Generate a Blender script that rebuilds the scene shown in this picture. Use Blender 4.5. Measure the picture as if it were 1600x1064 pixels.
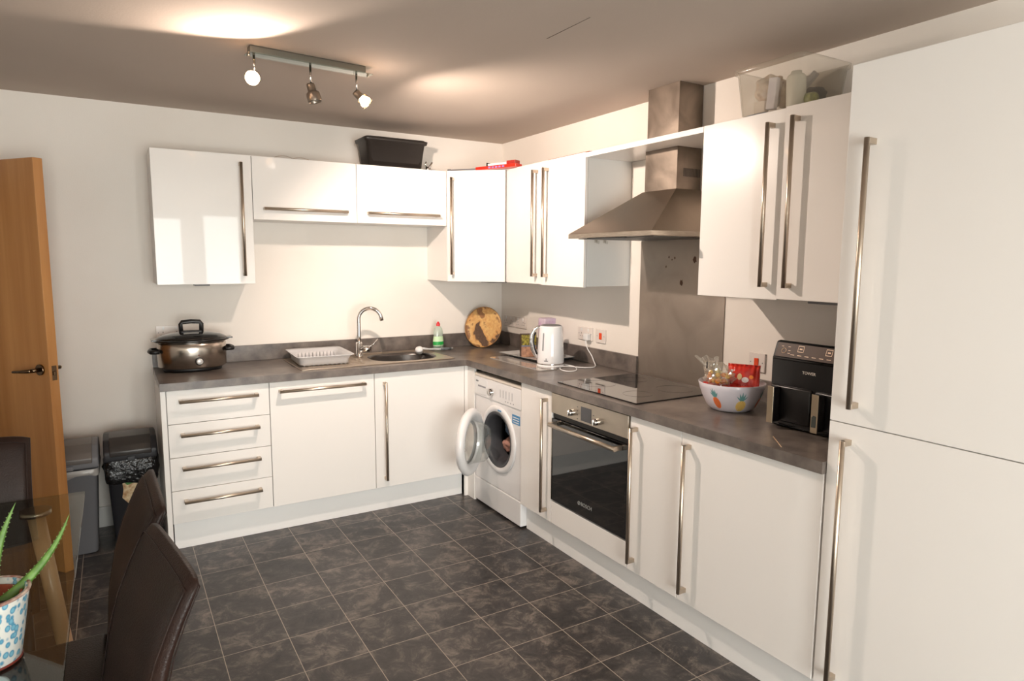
import bpy, bmesh, math, random
from mathutils import Vector, Matrix, noise
random.seed(7)
PI = math.pi
scene = bpy.context.scene
for o in list(bpy.data.objects):
    bpy.data.objects.remove(o, do_unlink=True)
COL = scene.collection

# ------------------------------------------------------------------ camera
CX, CY, CZ = -2.5299, -4.3637, 1.5476
yaw, pitch, roll = math.radians(-31.0213), math.radians(-6.971), math.radians(0.3348)
fw = Vector((-math.sin(yaw)*math.cos(pitch), math.cos(yaw)*math.cos(pitch), math.sin(pitch)))
rt = fw.cross(Vector((0, 0, 1))).normalized(); up = rt.cross(fw)
rt2 = rt*math.cos(roll)+up*math.sin(roll); up2 = -rt*math.sin(roll)+up*math.cos(roll)
cam_d = bpy.data.cameras.new('camera'); cam = bpy.data.objects.new('camera', cam_d); COL.objects.link(cam)
M = Matrix((rt2, up2, -fw)).transposed().to_4x4(); M.translation = Vector((CX, CY, CZ))
cam.matrix_world = M
cam_d.sensor_width = 36; cam_d.lens = 1032.84/1600*36; cam_d.clip_start = 0.02
scene.camera = cam

# ------------------------------------------------------------------ view + world + lights
vs = scene.view_settings
vs.view_transform = 'Standard'; vs.look = 'None'; vs.gamma = 1; vs.use_curve_mapping = False
vs.exposure = 0.12
w = bpy.data.worlds.new('world'); scene.world = w; w.use_nodes = True
bg = w.node_tree.nodes['Background']; bg.inputs[0].default_value = (1.0, 0.98, 0.955, 1); bg.inputs[1].default_value = 18.0

def add_light(name, typ, loc, direction=None, **kw):
    d = bpy.data.lights.new(name, typ)
    for k, v in kw.items(): setattr(d, k, v)
    o = bpy.data.objects.new(name, d); COL.objects.link(o); o.location = loc
    if direction is not None:
        o.rotation_euler = Vector(direction).to_track_quat('-Z', 'Y').to_euler()
    return o
WARM = (1.0, 0.825, 0.70)
RY = -6.8
# windows behind the camera (x0,x1,z0,z1) in the rear wall; portals guide the daylight coming through them
WINS = [(-3.15, -1.62, 0.12, 2.14), (-1.42, -0.86, 0.12, 2.2)]
for (a, b, c, d) in WINS:
    p = add_light('window_portal', 'AREA', ((a+b)/2, RY-0.12, (c+d)/2), (0, 1, 0), shape='RECTANGLE', size=b-a, size_y=d-c)
    p.data.cycles.is_portal = True
add_light('spot_lamp_right', 'SPOT', (-1.490, -1.455, 2.205), (0.70, 0.15, -0.72), energy=88, color=WARM, spot_size=math.radians(164), spot_blend=0.6, shadow_soft_size=0.025)
add_light('bulb_spill_right', 'POINT', (-1.480, -1.455, 2.200), energy=1.5, color=WARM, shadow_soft_size=0.025)
add_light('spot_lamp_left', 'SPOT', (-2.060, -1.600, 2.235), (-0.75, -1.0, 0.30), energy=17, color=WARM, spot_size=math.radians(138), spot_blend=0.3, shadow_soft_size=0.025)

# ------------------------------------------------------------------ materials
def srgb(r, g, b):
    f = lambda c: (c/255/12.92) if c/255 <= .04045 else ((c/255+.055)/1.055)**2.4
    return (f(r), f(g), f(b), 1)
def new_mat(name):
    m = bpy.data.materials.new(name); m.use_nodes = True
    nt = m.node_tree; return m, nt, nt.nodes['Principled BSDF']
def mat(name, col, rough=.5, metal=0., coat=0., var=None, vscale=5., bump=0., bscale=60., stretch=None, spec=None, emit=None, estr=0.):
    m, nt, p = new_mat(name)
    if len(col) == 3: col = srgb(*col)
    p.inputs['Base Color'].default_value = col
    p.inputs['Roughness'].default_value = rough; p.inputs['Metallic'].default_value = metal
    p.inputs['Coat Weight'].default_value = coat; p.inputs['Coat Roughness'].default_value = 0.03
    if spec is not None: p.inputs['Specular IOR Level'].default_value = spec
    if emit: p.inputs['Emission Color'].default_value = srgb(*emit); p.inputs['Emission Strength'].default_value = estr
    tc = nt.nodes.new('ShaderNodeTexCoord'); mp = nt.nodes.new('ShaderNodeMapping')
    nt.links.new(tc.outputs['Object'], mp.inputs[0])
    if stretch: mp.inputs['Scale'].default_value = stretch
    n = nt.nodes.new('ShaderNodeTexNoise'); n.inputs['Scale'].default_value = vscale; n.inputs['Detail'].default_value = 5
    nt.links.new(mp.outputs[0], n.inputs['Vector'])
    if var is not None:
        if len(var) == 3: var = srgb(*var)
        r = nt.nodes.new('ShaderNodeValToRGB')
        r.color_ramp.elements[0].position = .35; r.color_ramp.elements[1].position = .68
        r.color_ramp.elements[0].color = col; r.color_ramp.elements[1].color = var
        nt.links.new(n.outputs[0], r.inputs[0]); nt.links.new(r.outputs[0], p.inputs['Base Color'])
    if bump:
        n2 = nt.nodes.new('ShaderNodeTexNoise'); n2.inputs['Scale'].default_value = bscale; n2.inputs['Detail'].default_value = 3
        nt.links.new(mp.outputs[0], n2.inputs['Vector'])
        b = nt.nodes.new('ShaderNodeBump'); b.inputs['Strength'].default_value = bump; b.inputs['Distance'].default_value = .01
        nt.links.new(n2.outputs[0], b.inputs['Height']); nt.links.new(b.outputs[0], p.inputs['Normal'])
    return m
def glass(name, tint, gloss=.12, rough=.0, diffuse=0., dcol=(1, 1, 1, 1)):
    m, nt, p = new_mat(name); nt.nodes.remove(p)
    out = nt.nodes['Material Output']
    t = nt.nodes.new('ShaderNodeBsdfTransparent'); t.inputs[0].default_value = tint
    g = nt.nodes.new('ShaderNodeBsdfGlossy'); g.inputs['Roughness'].default_value = rough
    lw = nt.nodes.new('ShaderNodeLayerWeight'); lw.inputs[0].default_value = .5
    pw = nt.nodes.new('ShaderNodeMath'); pw.operation = 'POWER'; pw.inputs[1].default_value = 4.5; nt.links.new(lw.outputs['Facing'], pw.inputs[0])
    fr = nt.nodes.new('ShaderNodeMath'); fr.operation = 'MULTIPLY'; fr.inputs[1].default_value = .75; nt.links.new(pw.outputs[0], fr.inputs[0])
    ad = nt.nodes.new('ShaderNodeMath'); ad.operation = 'ADD'; ad.inputs[1].default_value = gloss; ad.use_clamp = True
    nt.links.new(fr.outputs[0], ad.inputs[0])
    mx = nt.nodes.new('ShaderNodeMixShader'); nt.links.new(ad.outputs[0], mx.inputs[0])
    nt.links.new(t.outputs[0], mx.inputs[1]); nt.links.new(g.outputs[0], mx.inputs[2])
    last = mx
    if diffuse:
        d = nt.nodes.new('ShaderNodeBsdfDiffuse'); d.inputs[0].default_value = dcol
        m2 = nt.nodes.new('ShaderNodeMixShader'); m2.inputs[0].default_value = diffuse
        nt.links.new(mx.outputs[0], m2.inputs[1]); nt.links.new(d.outputs[0], m2.inputs[2]); last = m2
    nt.links.new(last.outputs[0], out.inputs[0])
    return m

W_GLOSS = mat('gloss_white_lacquer', (240, 236, 232), .25, coat=.35, spec=.3, bump=.012, bscale=25)
W_CARC = mat('white_melamine', (222, 221, 218), .4)
W_PLINTH = mat('white_plinth', (242, 240, 238), .4)
GAP = mat('shadow_gap_board', (120, 112, 104), .6)
STEEL = mat('brushed_steel', (176, 164, 150), .28, 1., var=(196, 186, 172), vscale=30, stretch=(1, 1, 12))
STEEL_H = mat('satin_nickel', (196, 182, 166), .34, 1.)
CHROME = mat('chrome', (215, 212, 210), .07, 1.)
BLACK_P = mat('black_plastic', (22, 21, 22), .38, bump=.05, bscale=400)
BLACK_G = mat('black_glass', (6, 6, 7), .03, coat=.5, spec=.8)
WHITE_P = mat('white_plastic', (232, 232, 232), .3)
SOCKET = mat('socket_plastic', (226, 218, 212), .3)
WALLM = mat('wall_paint', (238, 232, 225), .85, var=(233, 226, 218), vscale=1.6, bump=.06, bscale=180)
RED = mat('red_plastic', (205, 45, 25), .35)
ORANGE = mat('switch_red', (225, 75, 30), .35)
GREYP = mat('grey_plastic', (120, 118, 120), .45, bump=.04, bscale=300)

def steel_stained(name, c1, c2, rough=.3, stretch=(1, 14, 1)):
    m, nt, p = new_mat(name)
    tc = nt.nodes.new('ShaderNodeTexCoord')
    n = nt.nodes.new('ShaderNodeTexNoise'); n.inputs['Scale'].default_value = 4.5; n.inputs['Detail'].default_value = 7; n.inputs['Distortion'].default_value = .8
    nt.links.new(tc.outputs['Object'], n.inputs['Vector'])
    r = nt.nodes.new('ShaderNodeValToRGB'); r.color_ramp.elements[0].position = .3; r.color_ramp.elements[1].position = .72
    r.color_ramp.elements[0].color = srgb(*c1); r.color_ramp.elements[1].color = srgb(*c2)
    nt.links.new(n.outputs[0], r.inputs[0]); nt.links.new(r.outputs[0], p.inputs['Base Color'])
    r2 = nt.nodes.new('ShaderNodeMapRange'); r2.inputs['To Min'].default_value = rough-.08; r2.inputs['To Max'].default_value = rough+.14
    nt.links.new(n.outputs[0], r2.inputs[0]); nt.links.new(r2.outputs[0], p.inputs['Roughness'])
    mp = nt.nodes.new('ShaderNodeMapping'); mp.inputs['Scale'].default_value = stretch
    nt.links.new(tc.outputs['Object'], mp.inputs[0])
    n2 = nt.nodes.new('ShaderNodeTexNoise'); n2.inputs['Scale'].default_value = 60
    nt.links.new(mp.outputs[0], n2.inputs['Vector'])
    b = nt.nodes.new('ShaderNodeBump'); b.inputs['Strength'].default_value = .06; b.inputs['Distance'].default_value = .002
    nt.links.new(n2.outputs[0], b.inputs['Height']); nt.links.new(b.outputs[0], p.inputs['Normal'])
    p.inputs['Metallic'].default_value = 1
    return m
SPLASHM = steel_stained('stained_steel', (156, 146, 137), (176, 165, 155), .42)
CHIMM = steel_stained('smeared_steel', (104, 94, 86), (160, 147, 134), .36)
OVENM = steel_stained('oven_steel', (186, 176, 162), (208, 198, 184), .38)

def worktop_mat():
    m, nt, p = new_mat('slate_laminate')
    tc = nt.nodes.new('ShaderNodeTexCoord')
    n = nt.nodes.new('ShaderNodeTexNoise'); n.inputs['Scale'].default_value = 9; n.inputs['Detail'].default_value = 9; n.inputs['Roughness'].default_value = .62
    nt.links.new(tc.outputs['Object'], n.inputs['Vector'])
    r = nt.nodes.new('ShaderNodeValToRGB'); e = r.color_ramp.elements
    e[0].position = .3; e[0].color = srgb(78, 71, 68); e[1].position = .72; e[1].color = srgb(130, 120, 113)
    nt.links.new(n.outputs[0], r.inputs[0]); nt.links.new(r.outputs[0], p.inputs['Base Color'])
    p.inputs['Roughness'].default_value = .3
    b = nt.nodes.new('ShaderNodeBump'); b.inputs['Strength'].default_value = .08; b.inputs['Distance'].default_value = .003
    n3 = nt.nodes.new('ShaderNodeTexNoise'); n3.inputs['Scale'].default_value = 140
    nt.links.new(tc.outputs['Object'], n3.inputs['Vector'])
    nt.links.new(n3.outputs[0], b.inputs['Height']); nt.links.new(b.outputs[0], p.inputs['Normal'])
    return m
WORKT = worktop_mat()

def floor_mat():
    m, nt, p = new_mat('slate_vinyl_tiles'); L = nt.links.new
    tc = nt.nodes.new('ShaderNodeTexCoord')
    mp = nt.nodes.new('ShaderNodeMapping'); mp.inputs['Location'].default_value = (1.995+.2505*20, .682+.2585*40, 0)
    L(tc.outputs['Object'], mp.inputs[0])
    br = nt.nodes.new('ShaderNodeTexBrick'); br.offset = 0; br.squash = 1
    br.inputs['Scale'].default_value = 1; br.inputs['Brick Width'].default_value = .2505; br.inputs['Row Height'].default_value = .2585
    br.inputs['Mortar Size'].default_value = .0016; br.inputs['Mortar Smooth'].default_value = .2; br.inputs['Bias'].default_value = 0
    br.inputs['Color1'].default_value = (0, 0, 0, 1); br.inputs['Color2'].default_value = (1, 1, 1, 1)
    L(mp.outputs[0], br.inputs['Vector'])
    # marbling shifted per tile
    mul = nt.nodes.new('ShaderNodeVectorMath'); mul.operation = 'SCALE'; mul.inputs['Scale'].default_value = 7.0
    L(br.outputs['Color'], mul.inputs[0])
    ad = nt.nodes.new('ShaderNodeVectorMath'); L(mul.outputs[0], ad.inputs[0]); L(tc.outputs['Object'], ad.inputs[1])
    n = nt.nodes.new('ShaderNodeTexNoise'); n.inputs['Scale'].default_value = 10; n.inputs['Detail'].default_value = 12; n.inputs['Roughness'].default_value = .76; n.inputs['Distortion'].default_value = .5
    L(ad.outputs[0], n.inputs['Vector'])
    r = nt.nodes.new('ShaderNodeValToRGB'); e = r.color_ramp.elements
    e[0].position = .33; e[0].color = srgb(34, 32, 33); e[1].position = .68; e[1].color = srgb(122, 112, 104)
    x = e.new(.5); x.color = srgb(60, 56, 55)
    L(n.outputs[0], r.inputs[0])
    hv = nt.nodes.new('ShaderNodeHueSaturation')
    mr = nt.nodes.new('ShaderNodeMapRange'); mr.inputs['To Min'].default_value = .84; mr.inputs['To Max'].default_value = 1.12
    L(br.outputs['Color'], mr.inputs[0]); L(mr.outputs[0], hv.inputs['Value']); L(r.outputs[0], hv.inputs['Color'])
    mx = nt.nodes.new('ShaderNodeMix'); mx.data_type = 'RGBA'
    L(br.outputs['Fac'], mx.inputs['Factor']); L(hv.outputs[0], mx.inputs['A']); mx.inputs['B'].default_value = srgb(158, 147, 134)
    L(mx.outputs['Result'], p.inputs['Base Color'])
    p.inputs['Roughness'].default_value = .33
    b = nt.nodes.new('ShaderNodeBump'); b.inputs['Strength'].default_value = .2; b.inputs['Distance'].default_value = .004
    L(n.outputs[0], b.inputs['Height']); L(b.outputs[0], p.inputs['Normal'])
    return m
FLOORM = floor_mat()

def wood_mat(name, c1, c2, axis=2, scale=26., rough=.35, coat=.2):
    m, nt, p = new_mat(name); L = nt.links.new
    tc = nt.nodes.new('ShaderNodeTexCoord'); mp = nt.nodes.new('ShaderNodeMapping')
    s = [1., 1., 1.]; s[axis] = .06; mp.inputs['Scale'].default_value = s
    L(tc.outputs['Object'], mp.inputs[0])
    n = nt.nodes.new('ShaderNodeTexNoise'); n.inputs['Scale'].default_value = scale; n.inputs['Detail'].default_value = 7; n.inputs['Distortion'].default_value = .4
    L(mp.outputs[0], n.inputs['Vector'])
    r = nt.nodes.new('ShaderNodeValToRGB'); r.color_ramp.elements[0].position = .3; r.color_ramp.elements[1].position = .72
    r.color_ramp.elements[0].color = srgb(*c1); r.color_ramp.elements[1].color = srgb(*c2)
    L(n.outputs[0], r.inputs[0]); L(r.outputs[0], p.inputs['Base Color'])
    p.inputs['Roughness'].default_value = rough; p.inputs['Coat Weight'].default_value = coat
    return m
OAK = wood_mat('oak_veneer', (168, 112, 58), (196, 142, 86), scale=14., coat=.08)
BEECH = wood_mat('beech_leg', (190, 150, 112), (206, 170, 132))
LEATHER = mat('brown_leather', (34, 20, 16), .42, var=(44, 27, 21), vscale=8, bump=.2, bscale=260, spec=.35)
GROUT = mat('skirting_white', (218, 216, 212), .4)

# ------------------------------------------------------------------ mesh builder
class MB:
    def __init__(s): s.bm = bmesh.new(); s.mi = 0; s.sm = False; s.T = None
    def _v(s, co):
        co = Vector(co)
        return s.bm.verts.new(s.T @ co if s.T is not None else co)
    def _f(s, vv):
        try: f = s.bm.faces.new(vv)
        except ValueError: return None
        f.material_index = s.mi; f.smooth = s.sm; return f
    def box(s, x0, x1, y0, y1, z0, z1, bev=0., seg=2):
        tb = bmesh.new(); bmesh.ops.create_cube(tb, size=1)
        for v in tb.verts: v.co = Vector(((x0+x1)/2+v.co.x*(x1-x0), (y0+y1)/2+v.co.y*(y1-y0), (z0+z1)/2+v.co.z*(z1-z0)))
        if bev: bmesh.ops.bevel(tb, geom=list(tb.edges), offset=bev, segments=seg, affect='EDGES', profile=.5)
        s._merge(tb, bool(bev) and s.sm); return s
    def _merge(s, tb, smooth=None):
        mp = {v: s._v(v.co) for v in tb.verts}
        for f in tb.faces:
            g = s._f([mp[v] for v in f.verts])
            if g and smooth is not None: g.smooth = smooth
        tb.free()
    def prism(s, pts, axis, a, b, bev=0., seg=2):
        """polygon pts (2D, in the two other axes in order) extruded along axis from a to b"""
        ax = 'xyz'.index(axis)
        def mk(p, h):
            c = [p[0], p[1]]; c.insert(ax, h); return c
        tb = bmesh.new()
        A = [tb.verts.new(mk(p, a)) for p in pts]; B = [tb.verts.new(mk(p, b)) for p in pts]
        tb.faces.new(A); tb.faces.new(B[::-1]); n = len(pts)
        for i in range(n): tb.faces.new((A[i], B[i], B[(i+1) % n], A[(i+1) % n]))
        bmesh.ops.recalc_face_normals(tb, faces=tb.faces)
        if bev: bmesh.ops.bevel(tb, geom=list(tb.edges), offset=bev, segments=seg, affect='EDGES', profile=.5)
        s._merge(tb, bool(bev) and s.sm); return s
    def frame(s, axis):
        a = Vector(axis).normalized(); u = a.orthogonal().normalized()
        if abs(a.z) > .9: u = Vector((1, 0, 0))
        u = (u-a*u.dot(a)).normalized(); return a, u, a.cross(u)
    def lathe(s, prof, o=(0, 0, 0), axis=(0, 0, 1), seg=32, sx=1., sy=1., cap=False):
        a, u, v = s.frame(axis); o = Vector(o); rings = []
        for r, h in prof:
            if r < 1e-6: rings.append([s._v(o+a*h)])
            else: rings.append([s._v(o+a*h+u*(r*sx*math.cos(2*PI*k/seg))+v*(r*sy*math.sin(2*PI*k/seg))) for k in range(seg)])
        old = s.sm; s.sm = True
        for A, B in zip(rings, rings[1:]):
            for k in range(seg):
                k2 = (k+1) % seg
                if len(A) == 1 and len(B) == 1: continue
                if len(A) == 1: s._f((A[0], B[k], B[k2]))
                elif len(B) == 1: s._f((A[k], B[0], A[k2]))
                else: s._f((A[k], B[k], B[k2], A[k2]))
        if cap:
            for R in (rings[0], rings[-1]):
                if len(R) > 2: s._f(R)
        s.sm = old; return s
    def cyl(s, p0, p1, r, r2=None, seg=20):
        p0, p1 = Vector(p0), Vector(p1); h = (p1-p0).length; r2 = r if r2 is None else r2
        a, u, v = s.frame(p1-p0)
        A = [s._v(p0+u*r*math.cos(2*PI*k/seg)+v*r*math.sin(2*PI*k/seg)) for k in range(seg)]
        B = [s._v(p1+u*r2*math.cos(2*PI*k/seg)+v*r2*math.sin(2*PI*k/seg)) for k in range(seg)]
        old = s.sm; s.sm = True
        for k in range(seg): s._f((A[k], A[(k+1) % seg], B[(k+1) % seg], B[k]))
        s.sm = False; s._f(A[::-1]); s._f(B); s.sm = old; return s
    def tube(s, pts, r, seg=12, closed=False, rr=None, flat=1.):
        pts = [Vector(p) for p in pts]; n = len(pts); rings = []; prev = None
        for i, p in enumerate(pts):
            d = (pts[(i+1) % n]-pts[i-1]) if closed else (pts[min(i+1, n-1)]-pts[max(i-1, 0)])
            d.normalize()
            if prev is None: u = d.orthogonal().normalized()
            else: u = (prev-d*prev.dot(d)).normalized()
            prev = u; v = d.cross(u); R = rr[i] if rr else r
            rings.append([s._v(p+u*R*math.cos(2*PI*k/seg)+v*R*flat*math.sin(2*PI*k/seg)) for k in range(seg)])
        old = s.sm; s.sm = True
        for i in range(n if closed else n-1):
            A, B = rings[i], rings[(i+1) % n]
            for k in range(seg): s._f((A[k], A[(k+1) % seg], B[(k+1) % seg], B[k]))
        if not closed: s.sm = False; s._f(rings[0][::-1]); s._f(rings[-1])
        s.sm = old; return s
    def sheet(s, fn, nu, nv, smooth=True, closed_u=False):
        g = [[s._v(fn(i/nu, j/nv)) for j in range(nv+1)] for i in range(nu if closed_u else nu+1)]
        old = s.sm; s.sm = smooth; m = len(g)
        for i in range(nu):
            for j in range(nv): s._f((g[i][j], g[(i+1) % m][j], g[(i+1) % m][j+1], g[i][j+1]))
        s.sm = old; return s
    def poly(s, pts): s._f([s._v(p) for p in pts]); return s
    def build(s, name, mats, parent=None, org=None, recalc=True):
        if parent is not None:
            r = parent
            while r.parent: r = r.parent
            org = ROOTLOC[r.name]
        elif org is None:
            c = [v.co for v in s.bm.verts]
            org = Vector(((min(v.x for v in c)+max(v.x for v in c))/2, (min(v.y for v in c)+max(v.y for v in c))/2, min(v.z for v in c)))
        org = Vector(org)
        if recalc: bmesh.ops.recalc_face_normals(s.bm, faces=s.bm.faces)
        for v in s.bm.verts: v.co -= org
        me = bpy.data.meshes.new(name); s.bm.to_mesh(me); s.bm.free()
        for m in (mats if isinstance(mats, (list, tuple)) else [mats]): me.materials.append(m)
        o = bpy.data.objects.new(name, me); COL.objects.link(o)
        if parent is None: o.location = org; ROOTLOC[o.name] = org
        else: o.parent = parent
        return o
ROOTLOC = {}
def rc(pts, r, n=4):
    """2D polygon with rounded corners"""
    out = []; N = len(pts)
    for i in range(N):
        p, a, b = Vector(pts[i]), Vector(pts[i-1]), Vector(pts[(i+1) % N])
        da, db = (a-p).normalized(), (b-p).normalized()
        for k in range(n+1):
            t = k/n; q0 = p+da*r*(1-t); q1 = p+db*r*t
            out.append(tuple(p+da*r*(1-t)**2+db*r*t**2))
    return out
def rect(x0, x1, y0, y1): return [(x0, y0), (x1, y0), (x1, y1), (x0, y1)]
def tag(o, label, cat, group=None, kind=None):
    o['label'] = label; o['category'] = cat
    if group: o['group'] = group
    if kind: o['kind'] = kind
    return o
def thing(name, label, cat, loc, group=None):
    o = bpy.data.objects.new(name, None); COL.objects.link(o); o.location = loc
    ROOTLOC[o.name] = Vector(loc); o.empty_display_size = .05
    return tag(o, label, cat, group)
def struct(mb, name, m, parent=None, org=None):
    o = mb.build(name, m, parent, org)
    if parent is None: o['kind'] = 'structure'
    return o
def text_part(name, body, size, m, parent, origin, xdir, updir, depth=.0006, align='CENTER'):
    cu = bpy.data.curves.new('tmp_text', 'FONT'); cu.body = body; cu.size = size; cu.extrude = depth; cu.align_x = align; cu.align_y = 'CENTER'; cu.resolution_u = 3
    t = bpy.data.objects.new('tmp_text', cu); COL.objects.link(t)
    dg = bpy.context.evaluated_depsgraph_get(); dg.update()
    me = bpy.data.meshes.new_from_object(t.evaluated_get(dg))
    bpy.data.objects.remove(t, do_unlink=True); bpy.data.curves.remove(cu)
    x = Vector(xdir).normalized(); u = Vector(updir).normalized(); z = x.cross(u)
    R = Matrix((x, u, z)).transposed().to_4x4(); R.translation = Vector(origin)
    r = parent
    while r.parent: r = r.parent
    me.transform(Matrix.Translation(-ROOTLOC[r.name]) @ R)
    me.materials.clear(); me.materials.append(m)
    o = bpy.data.objects.new(name, me); COL.objects.link(o); o.parent = parent
    return o

# ------------------------------------------------------------------ room
H = 2.398; XL = -4.15
struct(MB().box(XL, 0.0, RY, 0, -.1, 0), 'floor', FLOORM, org=(0, 0, 0))
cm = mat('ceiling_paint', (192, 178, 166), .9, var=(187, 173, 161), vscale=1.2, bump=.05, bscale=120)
ceil = struct(MB().box(XL-.1, .1, RY-.1, .1, H, H+.1), 'ceiling', cm, org=(0, 0, 0))
mb = MB(); mb.cyl((-1.038, -2.13, H-.0006), (-1.035, -2.40, H-.0006), .0011, seg=6)
mb.build('hairline_crack', mat('crack_dark', (110, 98, 90), .9), ceil)
struct(MB().box(0, .1, RY-.1, .1, -.1, H), 'wall_right', WALLM)
mb = MB()
DX0, DX1 = -4.03, -3.262
mb.box(DX1, 0, 0, .1, -.1, H).box(XL-.1, DX0, 0, .1, -.1, H).box(DX0, DX1, 0, .1, 2.03, H)
struct(mb, 'wall_back', WALLM)
mb = MB(); mb.box(-4.6, -2.9, 1.4, 1.5, -.1, H).box(-4.7, -4.6, .1, 1.5, -.1, H).box(-2.9, -2.8, .1, 1.5, -.1, H).box(-4.7, -2.8, .1, 1.5, H, H+.1).box(-4.7, XL-.1, .1, .2, -.1, H)
struct(mb, 'wall_hall', WALLM)
struct(MB().box(-4.6, -2.9, .0, 1.4, -.1, -.0005), 'floor_hall', FLOORM)
struct(MB().box(XL-.1, XL, RY-.1, 0, -.1, H), 'wall_left', WALLM)
mb = MB()
xs = [XL]
for (a, b, c, d) in WINS:
    mb.box(xs[-1], a, RY-.1, RY, -.1, H).box(a, b, RY-.1, RY, -.1, c).box(a, b, RY-.1, RY, d, H); xs.append(b)
mb.box(xs[-1], 0, RY-.1, RY, -.1, H)
struct(mb, 'wall_rear', WALLM)
WG = glass('window_glass', (.95, .97, .96, 1), .02)
for i, (a, b, c, d) in enumerate(WINS):
    mb = MB()
    for (p, q, r, s_) in ((a, a+.05, c, d), (b-.05, b, c, d), (a+.05, b-.05, c, c+.05), (a+.05, b-.05, d-.05, d)):
        mb.box(p, q, RY-.08, RY-.02, r, s_)
    if b-a > 1: mb.box((a+b)/2-.03, (a+b)/2+.03, RY-.08, RY-.02, c+.05, d-.05)
    wo = struct(mb, 'window_%d' % (i+1), WHITE_P)
    MB().box(a+.05, b-.05, RY-.053, RY-.047, c+.05, d-.05).build('pane', WG, wo)
struct(MB().box(DX1+.06, -2.3625, -.016, 0, 0, .12, .003), 'baseboard_back', GROUT)
struct(MB().box(XL, XL+.016, RY, 0, 0, .12, .003), 'baseboard_left', GROUT)
mb = MB(); mb.box(DX1, DX1+.06, -.02, 0, 0, 2.09).box(DX0-.06, DX0, -.02, 0, 0, 2.09).box(DX0, DX1, -.02, 0, 2.03, 2.09)
struct(mb, 'trim_1', GROUT)

# open oak door leaf
hinge = Vector((-3.235, -.04)); e1 = Vector((-2.815, -.598)); d1 = (e1-hinge).normalized(); nrm = Vector((-d1.y, d1.x))  # nrm points to +x +y
LW = (e1-hinge).length
def dpt(a, t, z): q = hinge+d1*a+nrm*t; return (q.x, q.y, z)
T = Matrix(((d1.x, nrm.x, 0, hinge.x), (d1.y, nrm.y, 0, hinge.y), (0, 0, 1, 0), (0, 0, 0, 1)))
mb = MB(); mb.T = T; mb.box(0, LW, 0, .044, .008, 1.998, .0015, 1)
door = struct(mb, 'door_1', OAK)
BRONZE = mat('dull_bronze', (120, 100, 80), .25, 1.)
for sgn, t0 in ((-1, 0), (1, .044)):
    mb = MB(); mb.T = T
    mb.cyl((LW-.058, t0, 1.015), (LW-.058, t0+sgn*.010, 1.015), .026, seg=28)
    mb.cyl((LW-.058, t0+sgn*.01, 1.015), (LW-.058, t0+sgn*.045, 1.015), .0095)
    mb.tube([(LW-.058, t0+sgn*.045, 1.015), (LW-.075, t0+sgn*.052, 1.013), (LW-.12, t0+sgn*.053, 1.008), (LW-.185, t0+sgn*.05, 1.002)], .0085, rr=[.009, .009, .0075, .006])
    mb.build('door_handle', BRONZE, door)
mb = MB(); mb.T = T; mb.box(LW, LW+.0015, .012, .034, .965, 1.035).box(LW+.0015, LW+.009, .017, .029, .99, 1.008, .002)
mb.build('latch_plate', BRONZE, door)

# ------------------------------------------------------------------ handles and kitchen units
def handle(parent, plane, face, a, b, fixed, label=None, r=.0085, out=.036):
    """bar handle. plane 'y': on a front facing -y at y=face; plane 'x': on a front facing -x. a,b = ends; fixed=(axis, coord)"""
    mb = MB(); ax, c = fixed
    def P(along, o):   # along = position on the bar, o = distance out of the face
        if plane == 'y': return (along, face-o, c) if ax == 'z' else (c, face-o, along)
        return (face-o, along, c) if ax == 'z' else (face-o, c, along)
    mb.cyl(P(a, out), P(b, out), r, seg=16)
    hw = .0085
    for e, s in ((a, 1), (b, -1)):
        p, q = Vector(P(e, -.0002)), Vector(P(e+s*.018*(1 if b > a else -1), out+.002))
        lo = [min(p[i], q[i]) for i in range(3)]; hi = [max(p[i], q[i]) for i in range(3)]
        for i in range(3):
            if abs(hi[i]-lo[i]) < 1e-6: lo[i] -= hw; hi[i] += hw
        mb.box(lo[0], hi[0], lo[1], hi[1], lo[2], hi[2], .001, 1)
    return mb.build('handle', STEEL_H, parent)
def diag_handle(parent, p, nrm, z0, z1):
    mb = MB(); n = Vector((nrm[0], nrm[1], 0)).normalized(); t = Vector((-n.y, n.x, 0)); P = Vector((p[0], p[1], 0))
    mb.cyl(P+n*.036+Vector((0, 0, z0)), P+n*.036+Vector((0, 0, z1)), .0085, seg=16)
    mb.T = Matrix(((t.x, n.x, 0, P.x), (t.y, n.y, 0, P.y), (0, 0, 1, 0), (0, 0, 0, 1)))
    for z in (z0, z1-.018): mb.box(-.0085, .0085, -.0002, .038, z, z+.018, .001, 1)
    return mb.build('handle', STEEL_H, parent)

F = -.60   # base fronts plane
g = .0018  # half gap
DT = .019
ZB, ZT = .155, .866
def base_thing(label, cat, cx, cy, name='base_cabinet', group=None): return thing(name, label, cat, (cx, cy, 0), group)

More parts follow.
